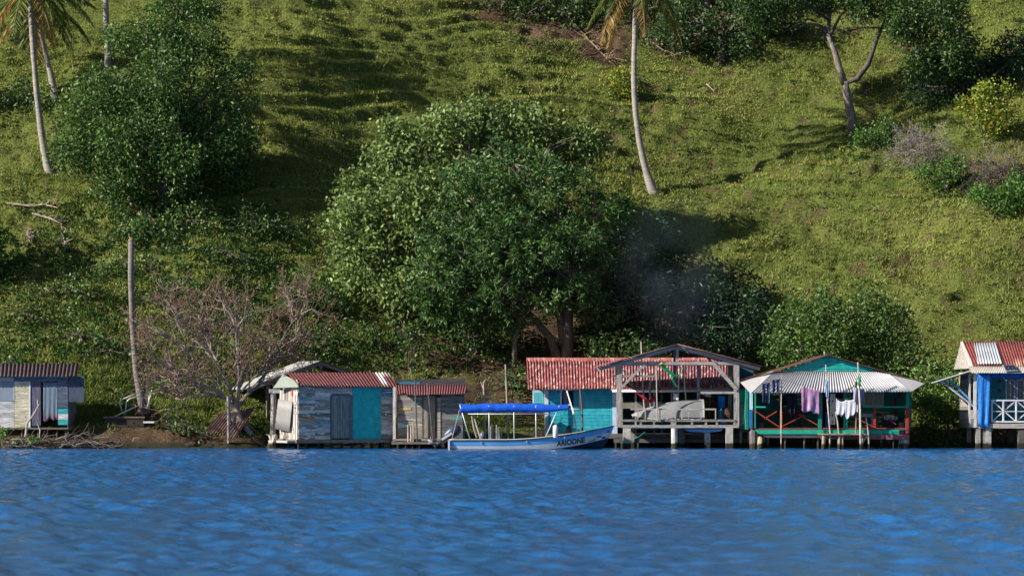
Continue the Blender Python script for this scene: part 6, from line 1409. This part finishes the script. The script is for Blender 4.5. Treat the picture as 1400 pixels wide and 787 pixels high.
# trough
def trough():
    Y = 3.0; x = lambda p: X(p, Y); z = lambda p: Z(p, Y); root = thing('wooden_trough', 'dark wooden trough on the mud bank left of the broken palm', 'trough', P(170, 587, Y)); c = (.06, .045, .04)
    m = MB(); m.box(x(145), x(198), Y-.3, Y-.25, z(587), z(571), c); m.box(x(145), x(198), Y+.35, Y+.4, z(587), z(570), c); m.box(x(144.3), x(146), Y-.25, Y+.35, z(587), z(571), (.22, .18, .14)); m.box(x(197), x(198.4), Y-.25, Y+.35, z(587), z(571), c); m.box(x(146), x(197), Y-.25, Y+.35, z(587), z(585), c); m.build('sides', M['wood'], root)
    m = MB(); m.box(x(143), x(199), Y-.34, Y-.245, z(571), z(569), (.18, .14, .11)); m.build('rim', M['wood'], root)
    root = thing('bent_tubes', 'bent white metal tubes leaning against the broken palm', 'metal frame', P(180, 570, Y)); m = MB(); wc = (.66, .66, .56)
    m.tube([P(167, 562, Y), P(163, 549, Y), P(166, 546, Y), P(197, 533, Y+.3)], .03, 6, wc); m.tube([P(171, 567, Y), P(173, 549, Y), P(177, 545, Y), P(195, 540, Y+.3)], .03, 6, wc); m.tube([P(157, 569, Y), P(187, 555, Y)], .035, 6, wc); m.build('tube_frame', M['metal'], root, smooth=True)
    m = MB(); m.tube([P(201, 558, Y+.2), P(208, 532, Y+.2)], .03, 6, wc); m.tube([P(204, 558, Y+.2), P(203, 540, Y+.2)], .02, 6, wc); m.build('tube', M['metal'], root, smooth=True)
trough()
mb = MB(); Y = 3.4; mb.beam(P(199, 562, Y), P(203, 512, Y), .12, .20, (.10, .09, .10)); tag(mb.build('leaning_plank', M['wood'], None, loc=tuple(P(199, 562, Y))), 'dark plank standing upright behind the broken palm', 'plank')
mb = MB(); Y = 2.5; mb.box(X(196, Y), X(211, Y), Y-.1, Y+.1, Z(578, Y), Z(575.5, Y), (.6, .6, .58)); tag(mb.build('white_board', M['plain'], None, loc=tuple(P(200, 578, Y))), 'small white board lying on the mud bank', 'board')
# driftwood
def drift(label, px0, px1, n, seed):
    st = random.getstate(); random.seed(seed); Y = 1.0; root = thing('driftwood_heap', label, 'driftwood', P((px0+px1)/2, 611, Y)); m = MB()
    for k in range(n):
        a = random.uniform(px0, px1); p = P(a, random.uniform(598, 612), Y+random.uniform(-.5, .6)); p.z = max(p.z, .0); an = random.uniform(-.25, .9)*random.choice((-1, 1)); d = Vector((math.cos(an), random.uniform(-.4, .4), abs(math.sin(an))*.55))
        grow(m, p, d, random.uniform(.3, .7), random.uniform(.018, .04), 2, random.choice([(.12, .10, .09), (.08, .07, .06), (.19, .16, .14)]), .8, -.1, .7, None, (1, 2), .5, .006)
    m.build('sticks', M['twig'], root); random.setstate(st)
drift('tangle of grey driftwood at the waterline under the left hut', 0, 92, 80, 1)
drift('thin driftwood sticks at the waterline right of the left hut', 92, 152, 50, 2)
mb = MB(); Y = .9; c = (.40, .33, .31)
mb.tube([P(35, 597, Y), P(37, 578, Y), P(45, 568, Y), (P(54, 552, Y))], [.06, .055, .045, .03], 7, c); mb.tube([P(52, 555, Y), P(51, 546, Y)], [.03, .02], 6, c); mb.tube([P(38, 578, Y), P(34, 568, Y)], [.03, .015], 5, c); mb.tube([P(54, 598, Y), P(55, 588, Y), P(50, 575, Y)], [.03, .03, .015], 5, c)
tag(mb.build('forked_branch', M['bark'], None, loc=tuple(P(35, 597, Y))), 'pale forked branch standing in front of the left hut', 'branch')
bushk = dict(dens=30, per=7, ln=.14, wd=.08, cols=FRESH, gap=.1, gscale=2, spread=.1)
def smallbush(label, px, py, Y, w_, h_):
    s = F/(D+Y); c = P(px, py+h_, Y); root = thing('seedling_bush', label, 'bush', c); m = MB()
    for k in range(6): m.tube([c-Vector((0, 0, .3)), c+Vector((random.uniform(-.2, .2), random.uniform(-.1, .1), .3))], [.02, .008], 4, (.2, .17, .12))
    m.build('stem', M['twig'], root); crown_mesh('leaves', [lob(px, py, Y, w_, h_)], parent=root, **bushk)
smallbush('bright green seedlings among the driftwood under the left hut', 35, 601, .7, 20, 5)
smallbush('bright green weeds in the driftwood at the left corner', 3, 592, 1.0, 9, 9)
smallbush('small bright green weed on the mud bank right of the left hut', 124, 600, 1.5, 9, 5)

# ---- drifting cooking smoke between the mango tree and the right slope
def smoke():
    Y = 8.5; x0, x1 = X(830, Y), X(1010, Y); z0, z1 = Z(500, Y), Z(250, Y)
    mb = MB(); mb.box(x0, x1, 6.8, 10.6, z0, z1, (1, 1, 1)); m = bpy.data.materials.new('smoke'); m.use_nodes = True; nt = m.node_tree; N = nt.nodes; L = nt.links
    N.remove(N['Principled BSDF']); v = N.new('ShaderNodeVolumePrincipled'); v.inputs['Color'].default_value = (.58, .76, 1, 1); v.inputs['Anisotropy'].default_value = .1
    tc = N.new('ShaderNodeTexCoord'); mp = N.new('ShaderNodeMapping'); mp.inputs['Location'].default_value = (-1, -1, -1); mp.inputs['Scale'].default_value = (2, 2, 2)
    L.new(tc.outputs['Generated'], mp.inputs[0]); ln_ = N.new('ShaderNodeVectorMath'); ln_.operation = 'LENGTH'; L.new(mp.outputs[0], ln_.inputs[0])
    r = N.new('ShaderNodeMapRange'); r.inputs[1].default_value = 1.0; r.inputs[2].default_value = .1; r.inputs[3].default_value = 0; r.inputs[4].default_value = .05; L.new(ln_.outputs['Value'], r.inputs[0])
    n = N.new('ShaderNodeTexNoise'); n.inputs['Scale'].default_value = .35; n.inputs['Detail'].default_value = 2; L.new(tc.outputs['Object'], n.inputs['Vector'])
    r2 = N.new('ShaderNodeMapRange'); r2.inputs[1].default_value = .35; r2.inputs[2].default_value = .65; L.new(n.outputs[0], r2.inputs[0])
    mu = N.new('ShaderNodeMath'); mu.operation = 'MULTIPLY'; L.new(r.outputs[0], mu.inputs[0]); L.new(r2.outputs[0], mu.inputs[1]); L.new(mu.outputs[0], v.inputs['Density'])
    L.new(v.outputs[0], N['Material Output'].inputs['Volume'])
    o = mb.build('smoke', m, None, loc=(X(920, Y), Y, 5)); tag(o, 'thin bluish cooking smoke drifting up behind the boathouse', 'smoke', kind='stuff')
smoke()
SC.cycles.volume_step_rate = 4; SC.cycles.volume_max_steps = 64
